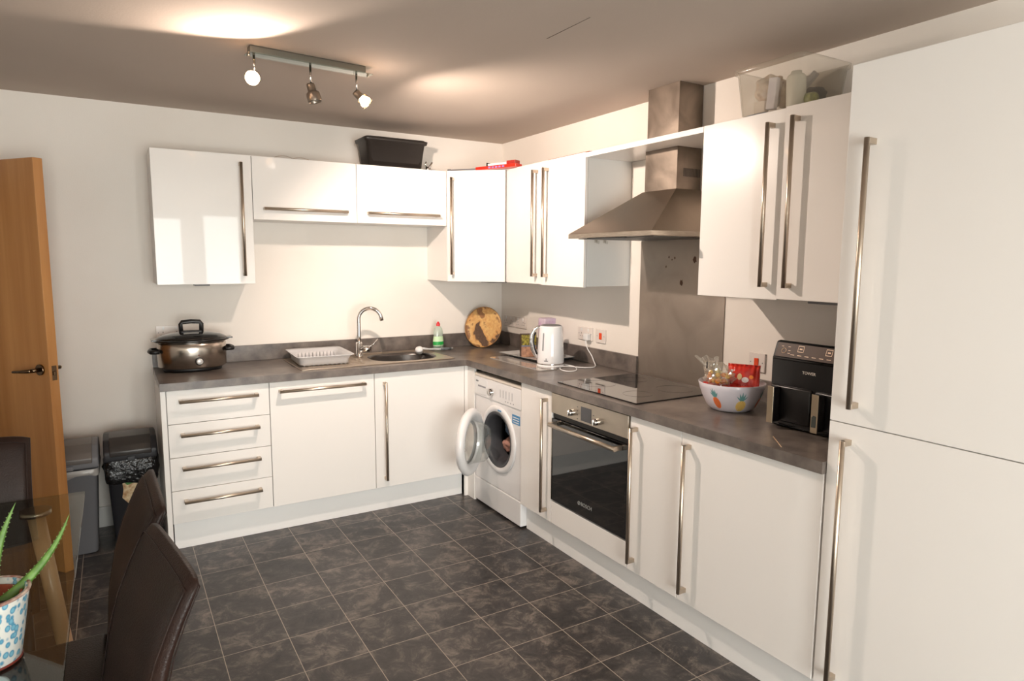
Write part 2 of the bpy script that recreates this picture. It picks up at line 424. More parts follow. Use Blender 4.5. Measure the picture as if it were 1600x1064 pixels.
# four-drawer unit
XA, XB, XC, XD = -2.3345, -1.8285, -1.2262, -.624
t = base_thing('white gloss drawer cabinet of four drawers at the left end of the worktop', 'drawer cabinet', (XA+XB)/2, -.3, 'drawer_cabinet')
MB().box(XA+.0005, XB-.0005, F+DT+.002, -.03, .15, .868).build('body', W_CARC, t)
for i in range(4):
    z1 = ZT-i*.1785; z0 = z1-.1755 if i < 3 else ZB
    d = MB().box(XA+g, XB-g, F, F+DT, z0, z1, .0012, 1).build('drawer_front', W_GLOSS, t)
    handle(d, 'y', F, -2.277, -1.889, ('z', z1-.057))
t = base_thing('integrated dishwasher door with one horizontal bar, between drawers and sink cupboard', 'dishwasher', (XB+XC)/2, -.3, 'integrated_dishwasher')
MB().box(XB+.0005, XC-.0005, F+DT+.002, -.03, .15, .868).build('body', W_CARC, t)
d = MB().box(XB+g, XC-g, F, F+DT, ZB, ZT, .0012, 1).build('door', W_GLOSS, t)
handle(d, 'y', F, -1.779, -1.287, ('z', .815))
t = base_thing('white gloss sink cupboard with vertical bar handle beside the washing machine', 'cabinet', (XC+XD)/2, -.3)
MB().box(XC+.0005, XD-.0005, F+DT+.002, -.03, .15, .70).build('body', W_CARC, t)
d = MB().box(XC+g, XD-g, F, F+DT, ZB, ZT, .0012, 1).build('door', W_GLOSS, t)
handle(d, 'y', F, .205, .812, ('x', -1.166))
o = MB().box(-2.3605, -2.336, -.6, -.0175, 0, .868, .001, 1).build('end_panel', W_GLOSS); tag(o, 'narrow white end panel closing the left side of the drawer cabinet', 'panel')
o = MB().prism([(-.6225, -.6), (-.6, -.6), (-.6, -.692), (-.585, -.692), (-.585, -.585), (-.6225, -.585)], 'z', 0, .868).build('corner_post', W_GLOSS); tag(o, 'white corner filler post left of the washing machine', 'panel')
# plinths
o = MB().box(-2.328, -.6235, -.556, -.540, .001, .149).build('plinth', W_PLINTH); tag(o, 'white plinth board under the drawers and sink cupboard', 'plinth')
o = MB().box(-.556, -.540, -3.12, -1.258, .001, .149).build('plinth', W_PLINTH); tag(o, 'white plinth board under the oven and the right-hand cupboards', 'plinth')

# right base run
Y1, Y2, Y3, Y4, Y5 = -1.2575, -1.5655, -2.1775, -2.489, -3.1155
def rbase(ya, yb, hy, label, z1=.822):
    t = base_thing(label, 'cabinet', -.3, (ya+yb)/2)
    MB().box(F+DT+.002, -.03, yb+.0005, ya-.0005, .15, .868).build('body', W_CARC, t)
    d = MB().box(F, F+DT, yb+g, ya-g, ZB, ZT, .0012, 1).build('door', W_GLOSS, t)
    handle(d, 'x', F, .203, z1, ('y', hy)); return t
rbase(Y1, Y2, -1.520, 'narrow white gloss base cupboard between washing machine and oven')
rbase(Y3, Y4, -2.222, 'narrow white gloss base cupboard immediately right of the oven')
rbase(Y4, Y5, -2.535, 'wide white gloss base cupboard beside the tall fridge unit')

# oven + housing
t = base_thing('white housing panel and carcass holding the built-in oven', 'oven housing', -.3, (Y2+Y3)/2, 'oven_housing')
mb = MB(); mb.box(-.573, -.03, Y3+.0005, Y3+.018, .15, .868).box(-.573, -.03, Y2-.018, Y2-.0005, .15, .868).box(-.573, -.03, Y3+.018, Y2-.018, .15, .168)
mb.build('body', W_CARC, t)
MB().box(F, F+DT, Y3+g, Y2-g, ZB, .276, .0012, 1).build('filler_panel', W_GLOSS, t)
t = thing('built_in_oven', 'built-in electric oven with steel control panel and black glass door', 'oven', (-.3, (Y2+Y3)/2, .278))
MB().box(-.576, -.06, Y3+.022, Y2-.022, .278, .862).build('body', mat('oven_body', (40, 40, 42), .4, .6), t)
cp = MB().box(-.606, -.576, Y3+.008, Y2-.004, .757, .862, .002).build('control_panel', OVENM, t)
od = MB().box(-.604, -.578, Y3+.008, Y2-.004, .285, .727, .0015, 1).build('door', BLACK_G, t)
MB().box(-.592, -.577, Y3+.008, Y2-.004, .729, .755).build('vent_strip', BLACK_P, t)
mb = MB(); mb.cyl((-.648, -1.607, .705), (-.648, -2.135, .705), .0105, seg=20)
for y in (-1.612, -2.125): mb.box(-.652, -.604, y-.008, y+.008, .694, .716, .002)
mb.build('door_handle', STEEL_H, od)
for y, z in ((-1.757, .795), (-1.957, .790)):
    k = MB().lathe([(0, .030), (.013, .030), (.0155, .027), (.0165, 0)], (-.606, y, z), (-1, 0, 0), 28).build('control_knob', CHROME, cp)
    MB().box(-.640, -.6358, y-.003, y+.003, z-.014, z+.014, .001).build('grip', CHROME, k)
DISP = mat('dark_display', (70, 70, 74), .15)
MB().box(-.6075, -.6055, -1.905, -1.824, .768, .838).build('display', DISP, cp)
mb = MB()
PGR = mat('print_grey', (95, 90, 86), .5)
for y, zz in ((-1.795, (.83, .81, .79, .77)), (-1.923, (.812, .79, .77))):
    mb = MB()
    for z in zz: mb.box(-.6068, -.6058, y-.0045, y+.0045, z-.0022, z+.0022)
    mb.build('scale_print', PGR, cp)
LOGO = mat('logo_silver', (190, 190, 188), .3, .6)
text_part('brand_text', 'BOSCH', .027, LOGO, od, (-.6046, -1.878, .345), (0, -1, 0), (0, 0, 1))
mb = MB(); mb.tube([(-.6046, -1.818+.0088*math.cos(a*PI/10), .345+.0088*math.sin(a*PI/10)) for a in range(20)], .0011, 6, closed=True)
mb.box(-.6052, -.6042, -1.8195, -1.8165, .339, .351)
mb.build('brand_emblem', LOGO, od)

# worktop (L shape, sink cut out) and upstands
SX0, SX1, SY0, SY1 = -1.160, -.715, -.500, -.140
mb = MB(); z0, z1 = .870, .910
mb.box(-2.3615, SX0, -.62, -.0005, z0, z1).box(SX0, SX1, -.62, SY0, z0, z1).box(SX0, SX1, SY1, -.0005, z0, z1).box(SX1, -.0005, -.62, -.0005, z0, z1).box(-.62, -.0005, -3.1185, -.62, z0, z1)
o = mb.build('worktop', WORKT, org=(-1.2, -.3, .870)); tag(o, 'L-shaped grey-brown stone-effect kitchen worktop', 'worktop')
MB().cyl((-.49, -2.833, .9102), (-.585, -2.94, .9102), .0016, seg=6).build('worn_scratch', mat('scratch_tan', (190, 160, 130), .6), o)
o = MB().box(-2.3615, -.0185, -.018, -.0005, .9105, 1.008, .001, 1).build('upstand', WORKT); tag(o, 'grey upstand along the back wall behind sink and slow cooker', 'upstand')
o = MB().box(-.018, -.0005, -1.5515, -.0005, .9105, 1.008, .001, 1).build('upstand', WORKT); tag(o, 'grey upstand on the right wall behind kettle and tray', 'upstand')
o = MB().box(-.018, -.0005, -3.117, -2.1585, .9105, 1.008, .001, 1).build('upstand', WORKT); tag(o, 'grey upstand on the right wall behind snack bowl and air fryer', 'upstand')

# steel splashback with rust stains
o = MB().box(-.006, -.0005, -2.157, -1.553, .9105, 1.653).build('splashback', SPLASHM); tag(o, 'tall brushed steel splashback sheet with rust spots behind the hob', 'splashback')
RUST = mat('rust_stain', (88, 62, 48), .6, .3)
random.seed(3)
for (y, z, r) in ((-1.772, 1.566, .006), (-1.815, 1.560, .006), (-1.795, 1.552, .004), (-1.753, 1.515, .006), (-1.955, 1.552, .016), (-1.868, 1.433, .015)):
    mb = MB(); c = [(-.0066, y+r*.75*random.uniform(.6, 1.25)*math.cos(a*PI/6), z+r*random.uniform(.7, 1.4)*math.sin(a*PI/6)) for a in range(12)]
    mb.poly(c); mb.poly([(-.0062, p[1], p[2]) for p in c])
    mb.build('rust_stain', RUST, o)

# hob
t = thing('induction_hob', 'black glass hob set flat in the worktop above the oven', 'hob', (-.31, -1.87, .9105))
MB().box(-.570, -.052, -2.178, -1.568, .9105, .9165, .0015, 1).build('glass_top', BLACK_G, t)
ZPR = mat('zone_print', (22, 21, 21), .3)
for (x, y, r) in ((-.42, -1.72, .09), (-.42, -2.02, .07), (-.18, -1.72, .07), (-.18, -2.02, .09)):
    MB().tube([(x+r*math.cos(a*PI/24), y+r*math.sin(a*PI/24), .9166) for a in range(48)], .0004, 6, closed=True).build('zone_ring', ZPR, t)

# ------------------------------------------------------------------ wall cabinets
WB, WT, WF = 1.4015, 2.1225, -.325
def wthing(label, x, y, z=WB, name='wall_cabinet'): return thing(name, label, 'wall cabinet', (x, y, z))
XW0, XW1, XW2, XW3 = -2.3300, -1.8262, -1.2200, -.612
t = wthing('single-door white wall cabinet at far left, above the slow cooker', (XW0+XW1)/2, -.15)
MB().box(XW0, XW1-.0005, WF+DT+.002, -.0005, WB+.001, WT-.001).build('body', W_CARC, t)
d = MB().box(XW0, XW1-g, WF, WF+DT, WB, WT, .0012, 1).build('door', W_GLOSS, t)
handle(d, 'y', WF, 1.447, 2.078, ('x', -1.886))
LIP = 1.7675
for a, b, h0, h1, lab in ((XW1, XW2, -1.770, -1.284, 'short white lift-up wall cabinet beside the single-door cabinet'), (XW2, XW3, -1.158, -.676, 'short white lift-up wall cabinet carrying the black tub')):
    t = wthing(lab, (a+b)/2, -.15, LIP)
    MB().box(a+.0005, b-.0005, WF+DT+.002, -.0005, LIP+.001, WT-.001).build('body', W_CARC, t)
    d = MB().box(a+g, b-g, WF, WF+DT, LIP, WT, .0012, 1).build('flap_door', W_GLOSS, t)
    handle(d, 'y', WF, h0, h1, ('z', 1.829))
# diagonal corner cabinet
t = wthing('white corner wall cabinet with diagonal door above the round plaque', -.25, -.25)
xa, yb = XW3+.001, -.6155
MB().prism([(xa, -.0005), (xa, -.318), (xa+.016, -.318), (-.318, yb+.016), (-.318, yb), (-.0005, yb), (-.0005, -.0005)], 'z', WB+.001, WT-.001).build('body', W_GLOSS, t)
pa, pb = Vector((xa+.003, -.3265)), Vector((-.3265, yb+.003)); dd = (pb-pa).normalized(); nn = Vector((dd.y, -dd.x))
if nn.x > 0: nn = -nn
LD = (pb-pa).length
mb = MB(); mb.T = Matrix(((dd.x, nn.x, 0, pa.x), (dd.y, nn.y, 0, pa.y), (0, 0, 1, 0), (0, 0, 0, 1)))
mb.box(.003, LD-.002, -.004, .013, WB, WT, .0012, 1); d = mb.build('door', W_GLOSS, t)
q = pa+dd*.046+nn*.013
diag_handle(d, (q.x, q.y), (nn.x, nn.y), 1.447, 2.078)
# right-wall cabinets
YW1, YWm, YW2, YW3, YWn, YW4 = -.6175, -1.035, -1.4525, -2.2805, -2.692, -3.117
t = wthing('two-door white wall cabinet between the corner cabinet and the cooker hood', -.15, (YW1+YW2)/2)
MB().box(WF+DT+.002, -.0005, YW2+.0005, YW1-.0005, WB+.001, WT-.001).build('body', W_CARC, t)
for a, b, hy in ((YW1, YWm, -.981), (YWm, YW2, -1.096)):
    d = MB().box(WF, WF+DT, b+g, a-g, WB-(.004 if b == YW2 else 0), WT, .0012, 1).build('door', W_GLOSS, t)
    handle(d, 'x', WF, 1.447, 2.078, ('y', hy))
t = wthing('two-door white wall cabinet above the air fryer, right of the hood', -.15, (YW3+YW4)/2)
MB().box(WF+DT+.002, -.0005, YW4+.0005, YW3-.0005, WB+.001, WT-.001).build('body', W_CARC, t)
d = MB().box(WF, WF+DT, YWn+g, YW3-g, WB-.004, WT-.003, .0012, 1).build('door', W_GLOSS, t); handle(d, 'x', WF, 1.447, 2.072, ('y', -2.636))
d = MB().box(WF-.008, WF-.008+DT, YW4+g, YWn-.0005, WB, WT, .0012, 1).build('door', W_GLOSS, t); handle(d, 'x', WF-.008, 1.447, 2.078, ('y', -2.750))
# bridging shelf over the hood
mb = MB(); za, zb = 2.094, 2.118
mb.box(-.325, -.176, YW3+.001, YW2-.001, za, zb).box(-.176, -.0005, -1.742, YW2-.001, za, zb).box(-.176, -.0005, YW3+.001, -1.982, za, zb)
o = mb.build('bridging_shelf', W_GLOSS); tag(o, 'thin white shelf bridging the wall cabinets around the hood chimney', 'shelf')
# under-cabinet lights (off)
for (x0, x1, y0, y1, lab) in ((-2.14, -2.06, -.24, -.16, 'small grey puck light under the far left wall cabinet'), (-.34, -.20, -.42, -.30, 'small grey puck light under the corner wall cabinet'), (-.29, -.21, -3.0, -2.80, 'small grey strip light under the wall cabinet above the air fryer')):
    o = MB().box(x0, x1, y0, y1, WB-.012, WB+.0005, .003).build('under_cabinet_light', GREYP)
    tag(o, lab, 'light')
# tall unit
t = thing('tall_fridge_unit', 'full-height white gloss fridge freezer unit at the right edge', 'fridge unit', (-.3, -3.44, 0))
YT0, YT1 = -3.1195, -3.735
MB().box(F+DT+.002, -.0005, YT1, YT0, .15, 2.128).build('body', W_GLOSS, t)
for z0, z1, ha, hb, hy in ((1.0485, 2.130, 1.102, 1.905, -3.203), (.155, 1.0455, .203, 1.000, -3.190)):
    d = MB().box(F, F+DT, YT1, YT0-.0015, z0, z1, .0012, 1).build('door', W_GLOSS, t)
    handle(d, 'x', F, ha, hb, ('y', hy))
MB().box(-.556, -.54, YT1, YT0-.003, .001, .149).build('plinth', W_PLINTH, t)

# ------------------------------------------------------------------ cooker hood
t = thing('cooker_hood', 'brushed steel pyramid cooker hood with square chimney above the hob', 'cooker hood', (-.25, -1.86, 1.655))
HX, HA, HB = -.5, -1.552, -2.168; cx0, ca, cb = -.170, -1.750, -1.973
mb = MB()
A = [(HX, HA, 1.68), (HX, HB, 1.68), (-.0065, HB, 1.68), (-.0065, HA, 1.68)]
Bq = [(cx0-.006, ca+.006, 1.894), (cx0-.006, cb-.006, 1.894), (-.0065, cb-.006, 1.894), (-.0065, ca+.006, 1.894)]
va = [mb._v(p) for p in A]; vb = [mb._v(p) for p in Bq]
for i in range(4): mb._f((va[i], va[(i+1) % 4], vb[(i+1) % 4], vb[i]))
mb._f(vb); mb._f(va)
HOODM = steel_stained('hood_steel', (136, 123, 110), (152, 138, 124), .36, (1, 1, 14))
mb.build('canopy', HOODM, t)
MB().box(HX-.002, -.0065, HB-.002, HA+.002, 1.657, 1.6797, .0015, 1).build('lip', STEEL, t)
mb = MB(); mb.box(HX+.04, -.04, HB+.03, -1.865, 1.6535, 1.657).box(HX+.04, -.04, -1.855, HA-.03, 1.6535, 1.657)
mb.build('grease_filter', mat('filter_grey', (110, 108, 104), .5, .8), t)
MB().box(HX+.005, HX+.03, -1.97, -1.70, 1.6525, 1.657).build('switch_panel', BLACK_P, t)
ch = MB().box(cx0, -.0065, cb, ca, 1.894, 2.108).build('chimney_lower', CHIMM, t)
MB().box(cx0+.004, -.0065, cb+.004, ca-.004, 2.108, H-.001).build('chimney_upper', CHIMM, t)
mb = MB()
for k in range(12): y = -.125+k*.0095; mb.box(y, y+.0045, cb-.0008, cb+.0002, 1.955, 1.995)
mb.build('vent_slot', BLACK_P, ch)
# clear hooks on cabinet side
CLEAR = glass('clear_plastic', (.96, .96, .95, 1), .10)
for x in (-.245, -.185):
    mb = MB(); y = YW2-.0008
    mb.box(x-.012, x+.012, y-.003, y, 1.642, 1.688, .002)
    mb.tube([(x, y-.003, 1.655), (x, y-.012, 1.640), (x, y-.024, 1.638), (x, y-.026, 1.652)], .0035)
    o = mb.build('adhesive_hook', CLEAR); tag(o, 'small clear adhesive hook on cabinet side under the hood, %s' % ('nearer the room' if x < -.2 else 'nearer the wall'), 'hook', 'clear hooks beside the hood')

# ------------------------------------------------------------------ washing machine
t = thing('washing_machine', 'white front-loading washing machine with its round door open', 'washing machine', (-.3, -.975, 0))
wy0, wy1, wf = -1.2545, -.6945, -.592
cy, cz, R0 = -.988, .470, .172
mb = MB()
# front plate with round hole
corn = [math.atan2(z-cz, y-cy) for y in (wy0, wy1) for z in (.165, .835)]
angs = sorted([k*2*PI/72-PI for k in range(72)]+corn)
def ray(a):
    c, s = math.cos(a), math.sin(a); ts = []
    if abs(c) > 1e-9: ts.append(((wy1 if c > 0 else wy0)-cy)/c)
    if abs(s) > 1e-9: ts.append(((.835 if s > 0 else .165)-cz)/s)
    tt = min(ts); return (wf, cy+c*tt, cz+s*tt)
o_ = [mb._v(ray(a)) for a in angs]; i_ = [mb._v((wf, cy+R0*math.cos(a), cz+R0*math.sin(a))) for a in angs]
n = len(angs)
for k in range(n): mb._f((o_[k], o_[(k+1) % n], i_[(k+1) % n], i_[k]))
mb.box(wf, -.03, wy0, wy0+.004, .165, .835).box(wf, -.03, wy1-.004, wy1, .165, .835).box(-.034, -.03, wy0, wy1, .165, .835)
mb.build('body', mat('appliance_white', (232, 230, 230), .3, coat=.3), t)
APW = bpy.data.materials['appliance_white']
MB().box(wf-.004, -.03, wy0, wy1, .012, .162, .006).build('kick_panel', APW, t)
MB().box(wf-.006, -.03, wy0, wy1, .820, .842, .006).build('lid', mat('cream_lid', (230, 218, 204), .35), t)
cpn = MB().box(wf-.006, wf-.0002, wy0, wy1, .700, .818, .003).build('control_panel', APW, t)
dr = MB().box(wf-.0085, wf-.0062, -.86, -.705, .712, .808, .002).build('detergent_drawer', WHITE_P, cpn)
MB().box(wf-.0095, wf-.0086, -.845, -.745, .758, .768).build('drawer_print', mat('grey_print', (150, 150, 155), .5), dr)
text_part('brand_text', 'beko', .016, mat('grey_letter', (120, 120, 125), .5), dr, (wf-.0095, -.735, .792), (0, -1, 0), (0, 0, 1))
MB().lathe([(0, .024), (.017, .024), (.021, .018), (.023, 0)], (wf-.006, -.915, .748), (-1, 0, 0), 28).build('programme_dial', CHROME, cpn)
mb = MB()
for k in range(5): MB().box(wf-.0068, wf-.0058, -1.02-k*.034-.002, -1.02-k*.034+.002, .735, .782).build('programme_mark', bpy.data.materials['grey_print'], cpn)
for k in range(4): MB().box(wf-.0068, wf-.0058, -1.08-k*.03-.004, -1.08-k*.03+.004, .716, .723).build('button', bpy.data.materials['grey_print'], cpn)
mb = MB(); mb.lathe([(R0+.034, .000), (R0+.036, .004), (R0+.030, .010), (R0, .013), (R0-.004, .004), (R0-.002, -.01)], (wf, cy, cz), (-1, 0, 0), 72)
mb.build('door_surround', APW, t)
MB().lathe([(R0-.002, .010), (R0-.008, .013), (R0-.022, .006), (R0-.030, -.01), (R0-.026, -.05), (R0-.034, -.09), (R0-.028, -.12)], (wf, cy, cz), (-1, 0, 0), 72).build('rubber_gasket', mat('gasket_grey', (70, 70, 74), .5), t)
MB().lathe([(R0-.04, -.10), (R0-.034, -.106), (R0-.03, -.112), (R0+.05, -.122), (R0+.05, -.42), (0, -.44)], (wf, cy, cz), (-1, 0, 0), 60).build('drum', mat('drum_steel', (120, 116, 112), .3, 1), t)
BLUEL = mat('energy_label_blue', (70, 140, 190), .4)
lb = MB().box(wf-.0012, wf-.0002, -1.236, -1.150, .606, .660).build('energy_label', BLUEL, t)
mb = MB()
for k in range(3): mb.box(wf-.0018, wf-.0013, -1.226, -1.165+.004*k, .614+k*.014, .619+k*.014)
mb.build('label_print', WHITE_P, lb)
MB().box(wf-.0142, wf-.0128, cy-.055, cy-.015, cz+R0+.008, cz+R0+.016).build('capacity_label', BLUEL, t)
# open door
hd = Vector((-.74, -.67, 0)).normalized(); nd = Vector((-hd.y, hd.x, 0)); dc = Vector((-.752, -.925, .462))
mb = MB(); mb.lathe([(.118, -.018), (.150, -.028), (.185, -.022), (.200, -.006), (.203, .006), (.196, .020), (.176, .030), (.150, .026), (.138, .012), (.128, .0)], dc, nd, 64)
dring = mb.build('door', APW, t)
DG = glass('door_bowl_glass', (.95, .96, .95, 1), .10, diffuse=.06, dcol=(.9, .92, .9, 1))
MB().lathe([(.134, .012), (.126, .030), (.118, .060), (.110, .095), (.098, .108), (.06, .112), (0, .113)], dc, nd, 56).build('glass_bowl', DG, dring)
MB().lathe([(.122, -.012), (.06, -.026), (0, -.030)], dc, nd, 56).build('outer_window', DG, dring)
hp = dc-hd*.196
mb = MB(); mb.T = None
mb.box(hp.x-.010, -.590, hp.y-.012, hp.y+.012, .430, .500, .003); mb.build('hinge', GREYP, dring)
MB().cyl(dc+hd*.172+nd*.030, dc+hd*.172+nd*.038, .006).build('latch', CHROME, dring)
# laundry
def cloth(name, c, s, m, label, seed, cat='laundry'):
    mb = MB()
    def fn(u, v):
        th = u*2*PI; ph = (v-.5)*PI*.998
        d = Vector((math.cos(ph)*math.cos(th), math.cos(ph)*math.sin(th), math.sin(ph)))
        k = 1+.28*noise.noise(d*2.2+Vector((seed, 0, 0)))+.12*noise.noise(d*6+Vector((0, seed, 0)))
        return (c[0]+d.x*s[0]*k, c[1]+d.y*s[1]*k, c[2]+d.z*s[2]*k)
    mb.sheet(fn, 40, 24, closed_u=True); o = mb.build(name, m); tag(o, label, cat, 'laundry in the drum'); return o
cloth('crumpled_garment', (-.462, -.915, .405), (.046, .046, .046), mat('pink_cloth', (200, 150, 135), .9), 'crumpled pink garment lying in the washing machine drum', 1)
cloth('crumpled_garment', (-.460, -.925, .505), (.040, .040, .040), mat('blue_cloth', (100, 120, 145), .9), 'crumpled blue garment above the pink one in the drum', 5)
cloth('crumpled_garment', (-.30, -.880, .46), (.045, .07, .08), mat('navy_cloth', (35, 32, 48), .9), 'crumpled dark garment at the back of the drum', 9)

# ------------------------------------------------------------------ sink and tap
t = thing('inset_sink', 'stainless steel inset sink with drainer and one bowl', 'sink', (-1.14, -.31, .9105))
mb = MB()
P_, Q_ = rc(rect(-1.638, -.668, -.555, -.068), .03, 5), None
# rim plate as strips around the bowl
mcx, mcy = (SX0+SX1)/2, (SY0+SY1)/2; ma, mbq = (SX1-SX0)/2-.004, (SY1-SY0)/2-.004
def mouth(a):
    c, s__ = math.cos(a), math.sin(a); r = ((abs(c)/ma)**2.7+(abs(s__)/mbq)**2.7)**(-1/2.7); return (mcx+c*r, mcy+s__*r)
def plate_ray(a):
    c, s__ = math.cos(a), math.sin(a); ts = []
    if abs(c) > 1e-9: ts.append(((-.668 if c > 0 else -1.638)-mcx)/c)
    if abs(s__) > 1e-9: ts.append(((-.068 if s__ > 0 else -.555)-mcy)/s__)
    return (mcx+c*min(ts), mcy+s__*min(ts))
sang = sorted([k*2*PI/64-PI for k in range(64)]+[math.atan2(y-mcy, x-mcx) for x in (-1.638, -.668) for y in (-.555, -.068)])
po = [mb._v((*plate_ray(a), .9132)) for a in sang]; pi_ = [mb._v((*mouth(a), .9132)) for a in sang]; pu_ = [mb._v((*mouth(a), .9105)) for a in sang]; pl_ = [mb._v((*plate_ray(a), .9105)) for a in sang]
for k in range(len(sang)):
    k2 = (k+1) % len(sang); mb._f((po[k], po[k2], pi_[k2], pi_[k])); mb._f((pi_[k], pi_[k2], pu_[k2], pu_[k])); mb._f((po[k], po[k2], pl_[k2], pl_[k]))
mb.tube([(x, y, .9135) for x, y in P_], .0022, 6, closed=True)
mb.build('drainer_plate', STEEL_H, t)
mb = MB()
for k in range(7): mb.box(-1.58, -1.24, -.47+k*.055, -.458+k*.055, .9135, .9150, .0006, 1)
mb.build('drainer_ridges', STEEL_H, t)
mb = MB(); o_ = [mouth(k*2*PI/64) for k in range(64)]; c_ = Vector(((SX0+SX1)/2, (SY0+SY1)/2))
rings = []
for s_, z in ((1.0, .9134), (.955, .908), (.93, .896), (.90, .80), (.85, .765), (.3, .760), (.05, .759)):
    rings.append([mb._v((c_.x+(p[0]-c_.x)*s_, c_.y+(p[1]-c_.y)*s_, z)) for p in o_])
mb.sm = True
for A, B in zip(rings, rings[1:]):
    for k in range(len(A)): mb._f((A[k], A[(k+1) % len(A)], B[(k+1) % len(A)], B[k]))
mb._f(rings[-1])
mb.build('bowl', mat('bowl_steel_darkened', (104, 100, 98), .3, 1.), t)  # dark reflections of the deep bowl put into a darker steel colour
MB().lathe([(0, .004), (.03, .004), (.036, 0)], (c_.x, c_.y, .7605)).build('drain', CHROME, t)
t = thing('mixer_tap', 'chrome swan-neck mixer tap standing between drainer and bowl', 'tap', (-1.184, -.195, .914))
bx, by = -1.184, -.195
MB().lathe([(.0, .0), (.027, .0), (.027, .008), (.022, .012), (.022, .085), (.018, .095), (.0, .095)], (bx, by, .914)).build('body', CHROME, t)
sd = Vector((.93, -.36)).normalized(); pts = []
r_ = .072
for z in (.985, 1.05, 1.12, 1.158): pts.append((bx, by, z))
for k in range(1, 17):
    a = PI-k*(PI*.93)/16; pts.append((bx+sd.x*(r_+r_*math.cos(a)), by+sd.y*(r_+r_*math.cos(a)), 1.158+r_*math.sin(a)))
pts.append((pts[-1][0]+sd.x*.006, pts[-1][1]+sd.y*.006, pts[-1][2]-.025))
MB().tube(pts, .0125, 16).build('spout', CHROME, t)
mb = MB(); mb.cyl((bx, by, .965), (bx+.060, by-.05, .968), .020, seg=24); lev = mb.build('valve', CHROME, t)
MB().tube([(bx+.055, by-.042, .975), (bx+.085, by-.045, 1.00), (bx+.112, by-.045, 1.028)], .0045).build('lever', CHROME, lev)

# dish rack
RK = mat('rack_grey', (196, 196, 198), .35)
t = thing('dish_rack', 'light grey plastic dish drainer tray on the steel draining board', 'dish rack', (-1.455, -.28, .915))
TR = Matrix.Translation((-1.462, -.268, 0)) @ Matrix.Rotation(math.radians(-3), 4, 'Z')
mb = MB(); mb.T = TR; prof = [(.146, .172, .920), (.147, .173, .940), (.158, .190, .968), (.172, .208, .976), (.172, .208, .972), (.154, .186, .962), (.142, .168, .940), (.140, .166, .925)]
rings = []
for (a, b, z) in prof: rings.append([mb._v((x, y, z)) for x, y in rc(rect(-a, a, -b, b), .04, 5)])
mb.sm = True
for A, B in zip(rings, rings[1:]):
    for k in range(len(A)): mb._f((A[k], A[(k+1) % len(A)], B[(k+1) % len(A)], B[k]))
mb._f(rings[-1]); mb._f(rings[0])
mb.build('tray', RK, t)
mb = MB(); mb.T = TR
for k in range(11):
    x = -.115+k*.022; mb.tube([(x, .04, .925), (x, .045, .958), (x, .055, .966), (x, .065, .958), (x, .07, .925)], .0026, 8)
mb.build('plate_prongs', RK, t)
mb = MB(); mb.T = TR
for y in (-.160, .160):
    mb = MB(); mb.T = TR
    for k in range(10): mb.box(-.125+k*.027, -.117+k*.027, y-.006, y+.006, .9155, .9225)
    mb.build('foot_row', RK, t)

# washing-up bottle
t = thing('washing_up_bottle', 'clear washing-up liquid bottle with green label and red cap behind the sink', 'bottle', (-.575, -.095, .9105))
bo = (-.575, -.095, .9105)
MB().lathe([(.0, .0), (.034, .0), (.038, .008), (.039, .06), (.034, .095), (.036, .125), (.030, .150), (.016, .165), (.013, .172), (0, .172)], bo, seg=28, sy=.62).build('bottle_body', glass('bottle_clear', (.86, .95, .88, 1), .08, diffuse=.35, dcol=srgb(225, 232, 225)), t)
MB().lathe([(.0, .002), (.033, .002), (.0365, .009), (.0368, .045), (0, .045)], bo, seg=28, sy=.60).build('liquid', mat('green_liquid', (25, 125, 60), .2), t)
mb = MB()
mb.mi = 0; mb.lathe([(.0395, .030), (.0398, .060), (.0352, .095)], bo, seg=28, sy=.63)
mb.mi = 1; mb.lathe([(.0400, .034), (.0402, .058)], bo, seg=28, sy=.64)
mb.build('label_wrap', [mat('label_pale', (205, 232, 190), .4), mat('label_green', (40, 165, 75), .4)], t)
MB().lathe([(.0, .198), (.007, .198), (.009, .188), (.014, .184), (.014, .170), (.015, .168)], bo, seg=20).build('cap', mat('cap_red', (215, 50, 60), .35), t)
# brush
t = thing('dish_brush', 'white and grey washing-up brush lying in front of the bottle', 'brush', (-.65, -.19, .914))
mb = MB(); mb.tube([(-.765, -.222, .945), (-.70, -.205, .934), (-.62, -.188, .926), (-.55, -.172, .922), (-.492, -.158, .921)], .008, rr=[.009, .006, .0065, .009, .008])
mb.build('handle', mat('brush_handle', (205, 208, 208), .35), t)
MB().tube([(-.60, -.184, .9262), (-.55, -.172, .9232), (-.51, -.163, .922)], .0096).build('grip', mat('grip_grey', (110, 115, 118), .6), t)
mb = MB(); mb.lathe([(0, .024), (.022, .022), (.028, .010), (.026, .0), (0, 0)], (-.775, -.224, .930), (-.35, -.35, .87), 20); mb.build('brush_head', WHITE_P, t)
mb = MB(); mb.lathe([(0, -.014), (.024, -.015), (.024, 0), (0, 0)], (-.775, -.224, .930), (-.35, -.35, .87), 16)
mb.build('bristles', mat('bristle_grey', (175, 172, 165), .9, bump=.8, bscale=500), t)

